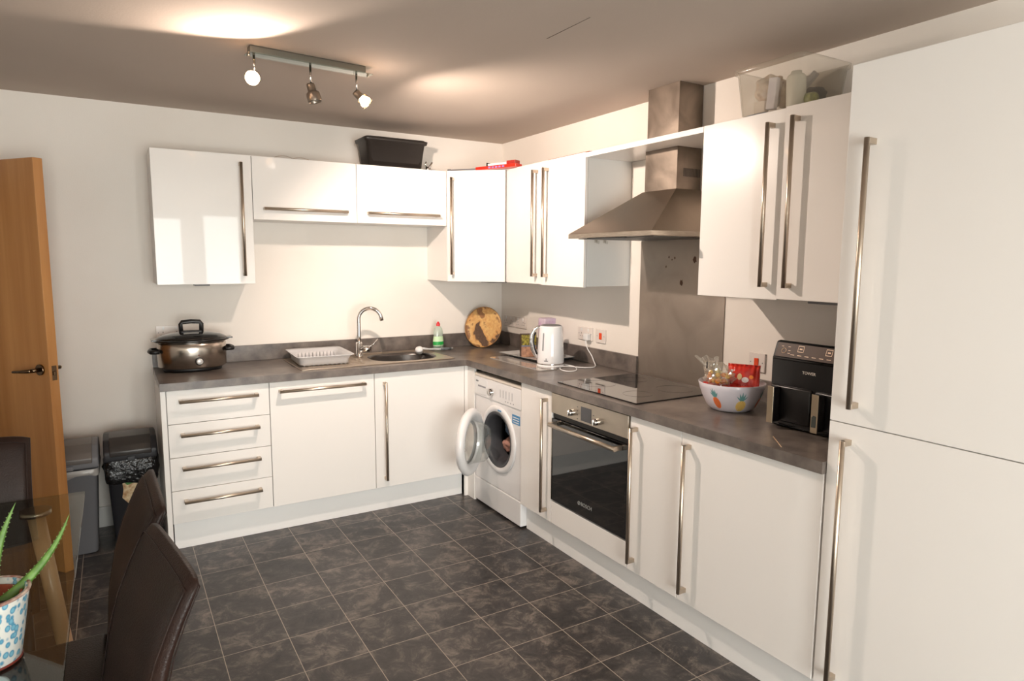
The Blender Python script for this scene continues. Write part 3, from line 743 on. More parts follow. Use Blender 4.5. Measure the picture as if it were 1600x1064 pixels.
# slow cooker
SCX, SCY, SZ = -2.166, -.205, .911
t = thing('slow_cooker', 'oval brushed steel slow cooker with black glass lid at worktop end', 'slow cooker', (SCX, SCY, SZ))
sx, sy = 1., .70
MB().lathe([(0, 0), (.150, 0), (.158, .022), (0, .022)], (SCX, SCY, SZ), seg=64, sx=sx, sy=sy).build('base', BLACK_P, t)
bodyc = MB().lathe([(.168, .020), (.178, .028), (.180, .125), (.178, .165), (.170, .168)], (SCX, SCY, SZ), seg=72, sx=sx, sy=sy).build('casing', mat('cooker_steel', (170, 160, 150), .22, 1., var=(182, 172, 162), vscale=40, stretch=(1, 1, 14)), t)
MB().lathe([(.15, .160), (.186, .166), (.200, .172), (.202, .178), (.190, .182), (.17, .180)], (SCX, SCY, SZ), seg=72, sx=sx, sy=sy).build('crock_rim', mat('crock_black', (18, 17, 17), .15, coat=.5), t)
lidm = mat('lid_glass', (16, 15, 15), .05, coat=.8)
lid = MB().lathe([(.186, .183), (.184, .188), (.150, .204), (.09, .216), (0, .220)], (SCX, SCY, SZ), seg=72, sx=sx, sy=sy).build('lid', lidm, t)
mb = MB(); y = SCY
mb.tube([(SCX-.052, y, SZ+.212), (SCX-.054, y, SZ+.262), (SCX-.046, y, SZ+.274), (SCX, y, SZ+.277), (SCX+.046, y, SZ+.274), (SCX+.054, y, SZ+.262), (SCX+.052, y, SZ+.212)], .0095, 12, flat=1.3)
mb.box(SCX-.056, SCX+.056, y-.018, y+.018, SZ+.208, SZ+.226, .006)
mb.build('lid_handle', BLACK_P, lid)
for s_ in (-1, 1):
    mb = MB(); x = SCX+s_*.178
    mb.tube([(x-s_*.01, SCY-.055, SZ+.118), (x+s_*.03, SCY-.05, SZ+.118), (x+s_*.038, SCY, SZ+.118), (x+s_*.03, SCY+.05, SZ+.118), (x-s_*.01, SCY+.055, SZ+.118)], .013, 12, flat=.8)
    mb.build('side_handle', BLACK_P, t)
    mb = MB(); x = SCX+s_*.19
    mb.box(x-.018, x+.022, SCY-.05, SCY+.05, SZ+.176, SZ+.184, .003); mb.build('crock_handle', bpy.data.materials['crock_black'], t)
ky = SCY-.18*sy
MB().lathe([(.022, -.01), (.022, .004), (.019, .006)], (SCX+.022, ky+.001, SZ+.062), (0.08, -1, 0), 32, cap=True).build('dial_ring', BLACK_P, bodyc)
MB().lathe([(.017, .004), (.0165, .018), (.014, .020), (0, .020)], (SCX+.022, ky+.001, SZ+.062), (.08, -1, 0), 32).build('dial', mat('dial_silver', (215, 213, 210), .3, .3), bodyc)
MB().lathe([(.003, 0), (.003, .003), (0, .003)], (SCX+.020, ky-.0005, SZ+.097), (.08, -1, 0), 12).build('indicator_lamp', mat('lamp_red', (120, 35, 30), .3), bodyc)

# sockets
def socket(plane, a, b, z0, z1, label, kind, name='wall_socket'):
    m_ = {'x': (lambda u, o: (o, u)), 'y': (lambda u, o: (u, o))}[plane]
    def bx_(mb, u0, u1, o0, o1, c, d, bev=.0): 
        if plane == 'x': mb.box(o0, o1, u0, u1, c, d, bev, 1)
        else: mb.box(u0, u1, o0, o1, c, d, bev, 1)
    c_, zc = (a+b)/2, (z0+z1)/2
    t = thing(name, label, 'switch' if kind == 'red' else 'socket', (-.005, c_, z0) if plane == 'x' else (c_, -.005, z0))
    mb = MB(); bx_(mb, a, b, -.009, -.0005, z0, z1, .002); pl = mb.build('plate', SOCKET, t)
    if kind == 'red':
        mb = MB(); bx_(mb, c_-.0125, c_+.0125, -.013, -.009, zc-.02, zc+.02, .002); mb.build('rocker', ORANGE, t)
    else:
        for s_ in (-1, 1):
            mb = MB(); bx_(mb, c_+s_*.034-.005, c_+s_*.034+.005, -.0125, -.009, zc+.016, zc+.034, .001); mb.build('rocker', WHITE_P, t)
            mb = MB(); q = c_+s_*.036
            bx_(mb, q-.002, q+.002, -.0094, -.009, zc-.002, zc+.006)
            for w in (-.011, .011): bx_(mb, q+w-.003, q+w+.003, -.0094, -.009, zc-.018, zc-.0145)
            mb.build('pin_holes', BLACK_P, t)
    mb = MB()
    for s_ in (-1, 1):
        q = c_+s_*((b-a)/2-.012)
        p = (-.009, q, zc) if plane == 'x' else (q, -.009, zc)
        p2 = (-.0096, q, zc) if plane == 'x' else (q, -.0096, zc)
        mb.cyl(p, p2, .0028, seg=10)
    mb.build('screw', GREYP, t)
    return t
socket('x', -.196, -.050, 1.052, 1.134, 'double wall socket nearest the room corner on the right wall', 'dbl')
socket('x', -.362, -.216, 1.052, 1.134, 'second double wall socket from the corner, left of the kettle', 'dbl')
socket('x', -1.134, -.988, 1.048, 1.130, 'double wall socket with the kettle plug in it', 'dbl')
socket('x', -1.262, -1.172, 1.046, 1.130, 'single plate with red switch between kettle socket and splashback', 'red', 'isolator_switch')
socket('x', -2.406, -2.316, 1.040, 1.128, 'single plate with red switch behind the snack bowl', 'red', 'isolator_switch')
socket('y', -2.335, -2.190, 1.070, 1.152, 'double wall socket behind the slow cooker on the back wall', 'dbl')

# round rustic plaque leaning in the corner
def plaque_mat():
    m, nt, p = new_mat('patched_hide'); L = nt.links.new
    tc = nt.nodes.new('ShaderNodeTexCoord')
    n = nt.nodes.new('ShaderNodeTexNoise'); n.inputs['Scale'].default_value = 4.2; n.inputs['Detail'].default_value = 6; n.inputs['Distortion'].default_value = .25
    L(tc.outputs['Object'], n.inputs['Vector'])
    r = nt.nodes.new('ShaderNodeValToRGB'); e = r.color_ramp.elements
    e[0].position = .45; e[0].color = srgb(92, 68, 52); e[1].position = .465; e[1].color = srgb(206, 154, 92)
    a = e.new(.515); a.color = srgb(216, 174, 112); b = e.new(.53); b.color = srgb(146, 102, 64); c = e.new(.62); c.color = srgb(120, 84, 58)
    L(n.outputs[0], r.inputs[0])
    n2 = nt.nodes.new('ShaderNodeTexNoise'); n2.inputs['Scale'].default_value = 60; n2.inputs['Detail'].default_value = 4; L(tc.outputs['Object'], n2.inputs['Vector'])
    mx = nt.nodes.new('ShaderNodeMix'); mx.data_type = 'RGBA'; mx.blend_type = 'OVERLAY'; mx.inputs['Factor'].default_value = .5
    L(r.outputs[0], mx.inputs['A']); L(n2.outputs[0], mx.inputs['B']); L(mx.outputs['Result'], p.inputs['Base Color'])
    p.inputs['Roughness'].default_value = .45; return m
t = thing('round_plaque', 'round brown and tan patched wooden plate leaning in the worktop corner', 'plate', (-.2, -.2, .9105))
nn3 = Vector((-.80, -.55, .22)).normalized(); pc = Vector((-.240, -.150, .9105+.148))
PM = plaque_mat()
upv = (Vector((0, 0, 1))-nn3*nn3.z).normalized(); rtv = upv.cross(nn3)
Tq = Matrix((rtv, upv, nn3)).transposed().to_4x4(); Tq.translation = pc
mb = MB(); mb.T = Tq; mb.lathe([(0, -.016), (.10, -.013), (.140, -.004), (.149, .002), (.147, .006), (.13, -.002), (.08, -.006), (0, -.008)], (0, 0, 0), (0, 0, 1), 72)
mb.build('dish', PM, t)
mb = MB(); mb.T = Tq; mb.tube([(.147*math.cos(a*PI/36), .147*math.sin(a*PI/36), .004) for a in range(72)], .0032, 8, closed=True)
mb.build('rim', wood_mat('plaque_rim', (96, 66, 40), (190, 140, 84), scale=30), t)

# tray with tea box, jar, packet
t = thing('serving_tray', 'pale grey square tray with upturned rim behind the kettle', 'tray', (-.2, -.77, .911))
TRAY = mat('tray_grey', (190, 190, 188), .2, coat=.3)
mb = MB(); TT = Matrix.Translation((-.178, -.76, .911)) @ Matrix.Rotation(math.radians(4), 4, 'Z'); mb.T = TT
rings = []
for (a, b, z) in ((.105, .170, .0), (.110, .175, .004), (.148, .222, .018), (.150, .224, .021), (.146, .220, .021), (.106, .170, .007), (.02, .04, .005)):
    rings.append([mb._v((x, y, z)) for x, y in rc(rect(-a, a, -b, b), .012, 3)])
for A, B in zip(rings, rings[1:]):
    for k in range(len(A)): mb._f((A[k], A[(k+1) % len(A)], B[(k+1) % len(A)], B[k]))
mb._f(rings[-1]); mb._f(rings[0]); mb.build('dish', TRAY, t)
o = MB().prism(rc(rect(-.46, -.33, -1.235, -.635), .02, 4), 'z', .9108, .9168, .0).build('chopping_board', mat('glass_board', (170, 164, 158), .05, coat=.6, spec=.8)); tag(o, 'thin glossy glass chopping board lying under the kettle edge', 'chopping board')
# tea box
t = thing('tea_box', 'patterned brown and yellow box standing on the tray left of kettle', 'box', (-.235, -.745, .918))
TB = Matrix.Translation((-.225, -.735, .918)) @ Matrix.Rotation(math.radians(-22), 4, 'Z')
mb = MB(); mb.T = TB; mb.box(-.05, .05, -.03, .03, 0, .148, .001, 1); mb.build('carton', mat('carton_dark', (62, 40, 34), .5), t)
mb = MB(); mb.T = TB; mb.box(-.049, .049, -.0308, -.0301, .078, .146); mb.build('label_top', mat('carton_art', (70, 60, 30), .45, var=(190, 180, 70), vscale=60), t)
mb = MB(); mb.T = TB; mb.box(-.049, .049, -.0308, -.0301, .001, .068); mb.build('label_lower', mat('carton_tan', (205, 160, 130), .45, var=(150, 110, 90), vscale=45), t)
mb = MB(); mb.T = TB; mb.box(-.049, .049, -.0308, -.0301, .068, .078); mb.build('label_band', mat('carton_band', (120, 130, 150), .45), t)
# jar + purple packet
t = thing('glass_jar', 'clear glass jar with dark contents on the tray behind the kettle', 'jar', (-.12, -.925, .918))
MB().lathe([(0, 0), (.036, 0), (.040, .01), (.040, .13), (.030, .15), (.030, .165)], (-.125, -.893, .918), seg=28).build('jar_body', CLEAR, t)
MB().lathe([(0, .003), (.035, .003), (.036, .07), (0, .075)], (-.125, -.893, .918), seg=28).build('contents', mat('coffee_brown', (75, 50, 40), .8, bump=.6, bscale=300), t)
MB().lathe([(.033, .160), (.033, .185), (.030, .190), (0, .190)], (-.125, -.893, .918), seg=28).build('lid', WHITE_P, t)
o = MB().prism(rc(rect(-.172, -.082, -.850, -.770), .01, 3), 'z', .918, 1.172, .003).build('paper_packet', mat('lilac_packet', (176, 130, 176), .5, var=(225, 215, 225), vscale=9)); tag(o, 'lilac and white upright packet on the tray showing above the kettle', 'packet')

# kettle
KX, KY, KZ = -.292, -1.095, .911
t = thing('electric_kettle', 'white jug kettle with chrome curved handle on its power base', 'kettle', (KX, KY, KZ))
KW = mat('kettle_white', (236, 236, 238), .15, coat=.6)
vd = Vector((KX-CX, KY-CY, 0)).normalized(); lf = Vector((-vd.y, vd.x, 0))
hd_ = (lf*.96-vd*.28).normalized()
MB().lathe([(0, 0), (.083, 0), (.084, .010), (.078, .015), (0, .015)], (KX, KY, KZ), seg=48).build('power_base', KW, t)
MB().lathe([(.080, .0155), (.081, .021), (.079, .024)], (KX, KY, KZ), seg=48).build('chrome_band', CHROME, t)
MB().lathe([(0, .017), (.079, .017), (.0815, .026), (.0805, .08), (.075, .17), (.0695, .238), (.066, .245), (0, .247)], (KX, KY, KZ), seg=56).build('jug_body', KW, t)
MB().lathe([(0, .252), (.050, .251), (.062, .246)], (KX, KY, KZ), seg=40).build('lid', GREYP, t)
def kp(r, z, tg=0.): q = Vector((KX, KY, KZ))+hd_*r+Vector((-hd_.y, hd_.x, 0))*tg; return (q.x, q.y, q.z+z)
mb = MB(); mb.tube([kp(.062, .236), kp(.082, .236), kp(.102, .222), kp(.118, .190), kp(.121, .150), kp(.112, .105), kp(.096, .070), kp(.078, .055)], .008, 12, rr=[.008, .009, .010, .0105, .0105, .010, .009, .008], flat=1.4)
hk = mb.build('handle', CHROME, t)
mb = MB(); mb.tube([kp(.098, .208), kp(.110, .185), kp(.1135, .150), kp(.105, .108), kp(.090, .075)], .0085, 10, flat=1.3); mb.build('grip', BLACK_P, hk)
wd = (hd_*.55-vd*.85).normalized()
def KR(z):
    P = [(.0815, .026), (.0805, .08), (.075, .17), (.0695, .238)]
    for (r0, z0), (r1, z1) in zip(P, P[1:]):
        if z <= z1: return r0+(r1-r0)*(z-z0)/(z1-z0)
    return P[-1][0]
def kq(a, z, r=.0012):
    d = Vector((wd.x*math.cos(a)-wd.y*math.sin(a), wd.x*math.sin(a)+wd.y*math.cos(a), 0)); R = KR(z)+r; return (KX+d.x*R, KY+d.y*R, KZ+z)
mb = MB(); mb.sheet(lambda u, v: kq(-.13+(u-.5)*.13, .10+v*.105), 4, 10); mb.build('water_window', mat('window_grey', (150, 152, 156), .2), t)
mb = MB(); mb.sheet(lambda u, v: kq(.15+(u-.5)*.30, .038+v*.004, .001), 4, 1); mb.sheet(lambda u, v: kq(.16+(u-.5)*.05, .040+v*.016, .001), 2, 2)
mb.build('brand_mark', mat('print_grey2', (90, 90, 95), .4), t)
# kettle cord + plug
t = thing('kettle_cord', 'white power cord running from the kettle to the wall socket', 'cord', (-.15, -1.2, .911))
cpts = [(-.215, -1.135, .918), (-.195, -1.19, .915), (-.215, -1.25, .915), (-.27, -1.325, .915), (-.325, -1.335, .915), (-.335, -1.27, .915), (-.28, -1.185, .915), (-.22, -1.185, .915), (-.18, -1.26, .915), (-.12, -1.285, .915), (-.07, -1.25, .917), (-.040, -1.195, .935), (-.034, -1.165, .965), (-.034, -1.125, 1.00), (-.034, -1.104, 1.035), (-.032, -1.100, 1.058)]
def spline(P, n=8):
    P = [Vector(p) for p in P]; out = []
    for i in range(len(P)-1):
        a, b, c, d = P[max(i-1, 0)], P[i], P[i+1], P[min(i+2, len(P)-1)]
        for k in range(n):
            s = k/n; out.append(.5*((2*b)+(c-a)*s+(2*a-5*b+4*c-d)*s*s+(3*b-a-3*c+d)*s**3))
    out.append(P[-1]); return out
MB().tube(spline(cpts), .0034, 10).build('cable', WHITE_P, t)
MB().box(-.038, -.0098, -1.122, -1.078, 1.052, 1.094, .005).build('plug', WHITE_P, t)

# ------------------------------------------------------------------ snack bowl
BX, BY, BZ = -.262, -2.440, .911
t = thing('snack_bowl', 'white melamine bowl with pineapple pattern beside the hob', 'bowl', (BX, BY, BZ))
bprof = [(0, 0), (.078, 0), (.088, .004), (.102, .02), (.122, .06), (.134, .095), (.140, .118), (.1385, .120), (.131, .095), (.118, .06), (.097, .022), (.07, .010), (0, .010)]
MB().lathe(bprof, (BX, BY, BZ), seg=72).build('bowl_shell', [mat('melamine_white', (216, 210, 218), .3, coat=.3)], t)
def bR(z):
    P = bprof[1:7]
    for (r0, z0), (r1, z1) in zip(P, P[1:]):
        if z0 <= z <= z1: return r0+(r1-r0)*(z-z0)/(z1-z0)
    return P[-1][0]
cang = math.atan2(CY-BY, CX-BX)
def bpt(a, z, off=.0009):
    R = bR(z)+off; return (BX+R*math.cos(a), BY+R*math.sin(a), BZ+z)
PY, PO, PT = mat('print_yellow', (232, 196, 110), .35), mat('print_orange', (238, 120, 60), .35), mat('print_teal', (100, 150, 150), .35)
PDOT = mat('print_brown', (150, 90, 50), .4)
def pineapple(a0, zc, w, h, m, tilt=0., dots=True):
    mb = MB(); mb.mi = 0
    def S(u, v): return bpt(a0+(u+tilt*v)/.125, zc+v)
    n = 20; c = mb._v(S(0, 0)); rg = []
    for q in (.5, 1.):
        rg.append([mb._v(S(w*q*math.cos(k*2*PI/n), h*q*math.sin(k*2*PI/n))) for k in range(n)])
    for k in range(n):
        mb._f((c, rg[0][k], rg[0][(k+1) % n])); mb._f((rg[0][k], rg[1][k], rg[1][(k+1) % n], rg[0][(k+1) % n]))
    mb.mi = 1
    for s_, l_, b_ in ((-1.8, .022, 0), (-1., .034, 0), (0, .040, 0), (1., .034, 0), (1.8, .022, 0)):
        x1 = s_*w*.55; z1 = h*.95
        a_ = [S(s_*.0015-.0035, z1), S(s_*.0015+.0035, z1), S((x1+s_*.0015)/2+.004, z1+l_*.5), S(x1, z1+l_), S((x1+s_*.0015)/2-.004, z1+l_*.5)]
        mb.poly(a_)
    if dots:
        mb.mi = 2
        for i in range(-2, 3):
            for j in range(-3, 4):
                u, v = i*w*.36+(j % 2)*w*.18, j*h*.25
                if (u/w)**2+(v/h)**2 < .75:
                    mb.poly([bpt(a0+(u+tilt*v+dx*.0016)/.125, zc+v+dz*.0018, .0015) for dx, dz in ((-1, 0), (0, -1), (1, 0), (0, 1))])
    mb.build('pineapple_print', [m, PT, PDOT], t)
pineapple(cang+.36, .034, .0235, .025, PY)
pineapple(cang-.50, .042, .017, .026, PO, -.2)
pineapple(cang+1.25, .040, .016, .024, PO)
# packets in the bowl
def pillow(name, c, u, v, wu, wv, th, mats, label, cat, group=None, seed=0, parent=None, crimp=.10):
    """filled packet: u,v in-plane unit vectors, wu,wv half sizes"""
    u = Vector(u).normalized(); v = (Vector(v)-u*Vector(v).dot(u)).normalized(); n = u.cross(v); c = Vector(c)
    mb = MB()
    for s_ in (-1, 1):
        mb.mi = 0 if s_ > 0 else len(mats)-1
        def fn(a, b):
            x, y = 2*a-1, 2*b-1
            k = max(0, 1-abs(y)**4)*max(0, 1-abs(x)**3)
            if abs(y) > 1-crimp: k = 0
            w = .10*noise.noise(Vector((x*3+seed, y*3, s_)))
            rip = .004*math.sin(x*22)*(1-k) if th > .01 else 0
            return c+u*(x*wu*(1-.06*k+.03*noise.noise(Vector((y*2, seed, 0)))))+v*(y*wv)+n*(s_*th*k**.6*(1+w*3)+rip)
        mb.sheet(fn, 24, 24)
    bmesh.ops.remove_doubles(mb.bm, verts=mb.bm.verts, dist=.0004)
    if parent is None: o = mb.build(name, mats); tag(o, label, cat, group); return o
    return mb.build(name, mats, parent)
REDF = mat('red_foil', (190, 22, 22), .28, var=(226, 60, 36), vscale=26, spec=.7)
cr = vd2 = Vector((BX-CX, BY-CY, 0)).normalized(); rgt = Vector((cr.y, -cr.x, 0))
rootp = thing('crisp_packet', 'red foil crisp packet standing upright in the bowl, nearest the air fryer', 'packet', (BX, BY, BZ+.05))
pc_ = Vector((BX, BY, 0))+rgt*.046+cr*.030+Vector((0, 0, BZ+.120)); pu = rgt*.96-cr*.2; pv = Vector((-rgt.x*.05, 0, 1))-rgt*.12+cr*.25
pillow('packet_body', pc_, pu, pv, .068, .072, .020, [REDF], '', '', seed=3, parent=rootp)
PYW = mat('packet_cream', (240, 215, 160), .4); POR = mat('packet_orange', (240, 140, 50), .4)
U_ = pu.normalized(); V_ = (pv-U_*pv.dot(U_)).normalized(); N_ = U_.cross(V_)
if N_.dot(cr) > 0: Nf = -N_
else: Nf = N_
def blob(x, y, a, b, m, name, off=.0215, n=16):
    mb = MB(); c = pc_+U_*x+V_*y
    mb.poly([c+U_*a*math.cos(k*2*PI/n)+V_*b*math.sin(k*2*PI/n)+Nf*off for k in range(n)]); mb.build(name, m, rootp)
blob(-.012, .016, .010, .014, PYW, 'printed_crisp'); blob(.012, .004, .015, .012, mat('packet_white', (235, 232, 235), .4), 'printed_badge', .0225)
blob(.036, .018, .009, .008, POR, 'printed_crisp', .0200); blob(-.045, .022, .008, .010, POR, 'printed_crisp', .019)
text_part('packet_lettering', 'POM', .016, WHITE_P, rootp, pc_+U_*(-.030)+V_*.044+Nf*.0175, U_ if U_.cross(V_).dot(cr) < 0 else U_, V_, .0003) if False else None
mb = MB()
for k in range(4): 
    c = pc_+U_*(-.046+k*.011)+V_*(.040-.001*k)+Nf*.0185
    mb.poly([c-U_*.004-V_*.005, c+U_*.004-V_*.005, c+U_*.004+V_*.005, c-U_*.004+V_*.005])
mb.build('printed_lettering', WHITE_P, rootp)
for k, (a, b, z, sd_) in enumerate(((-.02, -.01, .092, 5), (.045, -.035, .088, 8), (-.07, .01, .092, 12))):
    c = Vector((BX, BY, BZ+z))+rgt*a+cr*b
    pillow('crisp_packet', c, rgt*.9+cr*.4*(k-1), cr*.9+Vector((0, 0, .25)), .048, .040, .012, [REDF], ('red foil packet lying flat in the front middle of the bowl', 'red foil packet lying at the bowl rim below the upright one', 'red foil packet lying at the left side of the bowl')[k], 'packet', 'red packets in the bowl', sd_)
# clear bag of sweets
t = thing('sweet_bag', 'open clear cellophane bag of yellow sweets at the bowl left side', 'bag', (BX, BY, BZ+.1))
cb_ = Vector((BX, BY, BZ+.135))-rgt*.055
CELLO = glass('cellophane', (.97, .96, .93, 1), .20, rough=.12, diffuse=.10, dcol=(.9, .85, .75, 1))
mb = MB()
def bagf(u, v):
    th = u*2*PI; ph = (v-.5)*PI*.99
    d = Vector((math.cos(ph)*math.cos(th), math.cos(ph)*math.sin(th), math.sin(ph)))
    k = 1+.35*noise.noise(d*3+Vector((4, 0, 0)))+.18*noise.noise(d*9)
    p = rgt*(d.x*.062*k)+cr*(d.y*.045*k)+Vector((0, 0, d.z*.042*k))
    if d.z > .25: p += Vector((0, 0, (d.z-.25)*.035))-rgt*(d.z-.25)*.03
    return cb_+p
mb.sheet(bagf, 40, 26, closed_u=True, smooth=False)
mb.build('film', CELLO, t)
mb = MB()   # twisted open neck of the bag
def neckf(u, v):
    a = (u-.5)*2.6; r = .022+.032*v+.006*math.sin(u*31)
    return cb_-rgt*(.030+.022*v)+Vector((0, 0, .035+.048*v+.006*math.sin(u*17)))+rgt*(r*math.sin(a))+cr*(r*math.cos(a)*.6)
mb.sheet(neckf, 26, 8, smooth=False); mb.build('open_neck', CELLO, t)
c = cb_-rgt*.050-cr*.03+Vector((0, 0, .055)); mb = MB(); mb.box(c.x-.002, c.x+.002, c.y-.002, c.y+.002, c.z-.014, c.z+.014); mb.build('black_tie', BLACK_P, t)
random.seed(11)
SW = [mat('sweet_yellow', (235, 190, 70), .35), mat('sweet_orange', (235, 150, 60), .35), mat('sweet_pale', (225, 215, 150), .35)]
for k in range(26):
    a = random.uniform(0, 2*PI); r = math.sqrt(random.random())
    p = cb_+rgt*(r*math.cos(a)*.047)+cr*(r*math.sin(a)*.030)+Vector((0, 0, random.uniform(-.024, .022)))
    s_ = random.uniform(.008, .012)
    mb = MB(); mb.lathe([(0, -s_), (s_*.8, -s_*.6), (s_, 0), (s_*.8, s_*.6), (0, s_)], p, (random.random(), random.random(), random.random()+.2), 10)
    o = mb.build('wrapped_sweet', SW[k % 3])
    tag(o, 'small wrapped sweet inside the clear bag in the snack bowl', 'sweet', 'sweets in the clear bag')

# ------------------------------------------------------------------ air fryer
FY0, FY1 = -3.080, -2.700; FX = -.345
t = thing('air_fryer', 'black dual-basket air fryer with control panel on top front', 'air fryer', (-.2, -2.89, .911))
BF = mat('fryer_black', (20, 18, 19), .32, bump=.03, bscale=300)
prof = rc([(FX, .917), (-.045, .917), (-.045, 1.165), (-.20, 1.218), (-.308, 1.243), (-.322, 1.240), (FX, 1.178)], .004, 2)
mb = MB(); mb.sm = True; mb.prism([(x, z) for x, z in prof], 'y', FY0, FY1, .006, 2)
mb.build('body', BF, t)
# control panel: sloping face
p0, p1 = Vector((FX, 0, 1.178)), Vector((-.322, 0, 1.240)); sl = (p1-p0); sn = Vector((-sl.z, 0, sl.x)).normalized()
def cpp(y, s, o=.0012): q = p0+sl*s+sn*o; return (q.x, y, q.z)
BRN = mat('panel_bronze', (66, 46, 34), .42, 0., spec=.25)
mb = MB(); c1 = [cpp(FY1-.012, .10), cpp(FY0+.012, .10), cpp(FY0+.012, .93), cpp(FY1-.012, .93)]; c0 = [cpp(FY1-.012, .10, -.004), cpp(FY0+.012, .10, -.004), cpp(FY0+.012, .93, -.004), cpp(FY1-.012, .93, -.004)]
v1 = [mb._v(p) for p in c1]; v0 = [mb._v(p) for p in c0]; mb._f(v1); mb._f(v0)
for k in range(4): mb._f((v1[k], v1[(k+1) % 4], v0[(k+1) % 4], v0[k]))
pn = mb.build('control_panel', BRN, t)
ICON = mat('icon_print', (222, 190, 160), .4)
mb = MB()
def pr(y, s, wy, ws): mb.poly([cpp(y-wy, s-ws, .002), cpp(y+wy, s-ws, .002), cpp(y+wy, s+ws, .002), cpp(y-wy, s+ws, .002)])
for yc in (-2.815, -2.930):
    for (dy, ds, a, b) in ((0, .17, .0125, .018), (0, -.17, .0125, .018), (.0118, 0, .0010, .17), (-.0118, 0, .0010, .17), (0, 0, .006, .04)): pr(yc+dy, .66+ds, a, b)
mb.tube([cpp(-2.745+.0095*math.cos(k*PI/10), .46+.15*math.sin(k*PI/10), .002) for k in range(20)], .0012, 6, closed=True)
for k in range(9): pr(-2.785-k*.030, .27, .0085, .018)
for (y, s) in ((-2.735, .72), (-2.765, .72), (-2.768, .50), (-2.768, .33)): pr(y, s, .005, .015)
mb.build('panel_icons', ICON, pn)
for k, y0 in enumerate((-2.795, -2.985)):
    b = MB(); b.sm = True; b.box(FX-.012, FX+.02, y0-.088, y0+.088, .935, 1.075, .008); bk = b.build('basket', BF, t)
    hy = (-2.742, -2.930)[k]
    mb = MB(); mb.sm = True; mb.box(FX-.052, FX-.012, hy-.014, hy+.014, .935, 1.070, .004); hh = mb.build('basket_handle', BF, bk)
    mb = MB(); mb.box(FX-.0545, FX-.052, hy-.0135, hy+.0135, .932, 1.073, .001, 1); mb.build('steel_trim', mat('trim_champagne', (200, 184, 160), .3, .8), hh)
mb = MB(); mb.poly([(FX-.0552, -2.930+a*.009, .975+b*.022) for a, b in ((-1, -1), (1, -1), (1, .6), (.2, 1), (-1, .9))]); mb.build('sticker', mat('sticker_dark', (70, 75, 72), .4), t)
text_part('brand_text', 'TOWER', .0155, mat('tower_letter', (215, 208, 200), .4), t, (FX-.0008, -2.863, 1.135), (0, -1, 0), (0, 0, 1))
for x in (FX+.03, -.08):
    for y in (FY0+.03, FY1-.03): MB().cyl((x, y, .911), (x, y, .918), .012).build('foot', BLACK_P, t)

# ------------------------------------------------------------------ ceiling spot bar
t = thing('ceiling_spot_bar', 'brushed steel ceiling bar with three adjustable spotlight heads', 'ceiling light', (-1.74, -1.37, H-.001))
A_, B_ = Vector((-2.02, -1.425, 0)), Vector((-1.485, -1.375, 0)); bd = (B_-A_).normalized(); bn = Vector((-bd.y, bd.x, 0))
Tb = Matrix(((bd.x, bn.x, 0, A_.x), (bd.y, bn.y, 0, A_.y), (0, 0, 1, 0), (0, 0, 0, 1))); BL = (B_-A_).length
BARM = mat('bar_steel', (128, 124, 114), .36, .9)
mb = MB(); mb.T = Tb; mb.box(0.01, BL-.03, -.022, .022, H-.030, H-.0005, .004); mb.build('rail', BARM, t)
mb = MB(); mb.T = Tb; mb.box(0, BL, -.030, .030, H-.0345, H-.0302, .001, 1); mb.build('backplate', glass('plate_glass', (.80, .86, .82, 1), .15), t)
for x in (.01, BL-.012):
    mb = MB(); mb.T = Tb; mb.cyl((x, 0, H-.030), (x, 0, H-.041), .006); mb.build('cap_screw', STEEL, t)
HEADM = mat('spot_smoked', (150, 138, 126), .3, .85)
HG = glass('spot_cup_glass', (.75, .68, .62, 1), .2)
def head(x, d, lit, out=0.):
    d = Vector(d).normalized(); p = A_+bd*x; p.z = H-.034
    q = p+Vector((0, 0, -.085))
    MB().cyl(p, q, .005, seg=12).build('stem', CHROME, t)
    mb = MB(); mb.lathe([(0, -.006), (.016, -.004), (.018, .004), (.018, .028), (.024, .034)], q-d*.006, d, 28); hb = mb.build('spot_head', HEADM, t)
    MB().lathe([(.024, .032), (.029, .038), (.030, .070), (.029, .0735), (.0275, .070), (.0265, .040)], q-d*.006, d, 32).build('cup', HEADM if not lit else HG, hb)
    MB().lathe([(.012, .030), (.0245, .052), (.0255, .062), (.022, .0655), (0, .067)], q-d*.006, d, 28).build('bulb', BULB_ON if lit else BULB_OFF, hb)
    return q+d*.085
BULB_ON = mat('bulb_lit', (255, 240, 220), .3, emit=(255, 214, 170), estr=38.)
BULB_OFF = mat('bulb_unlit', (220, 214, 205), .15)
h1 = head(.030, (-.30, -.92, -.30), True)
h2 = head(.262, (.22, -.10, -.95), False)
h3 = head(.470, (.72, -.30, -.72), True)
for nm, pos in (('spot_lamp_left', h1), ('spot_lamp_right', h3), ('bulb_spill_right', h3)):
    bpy.data.objects[nm].location = pos

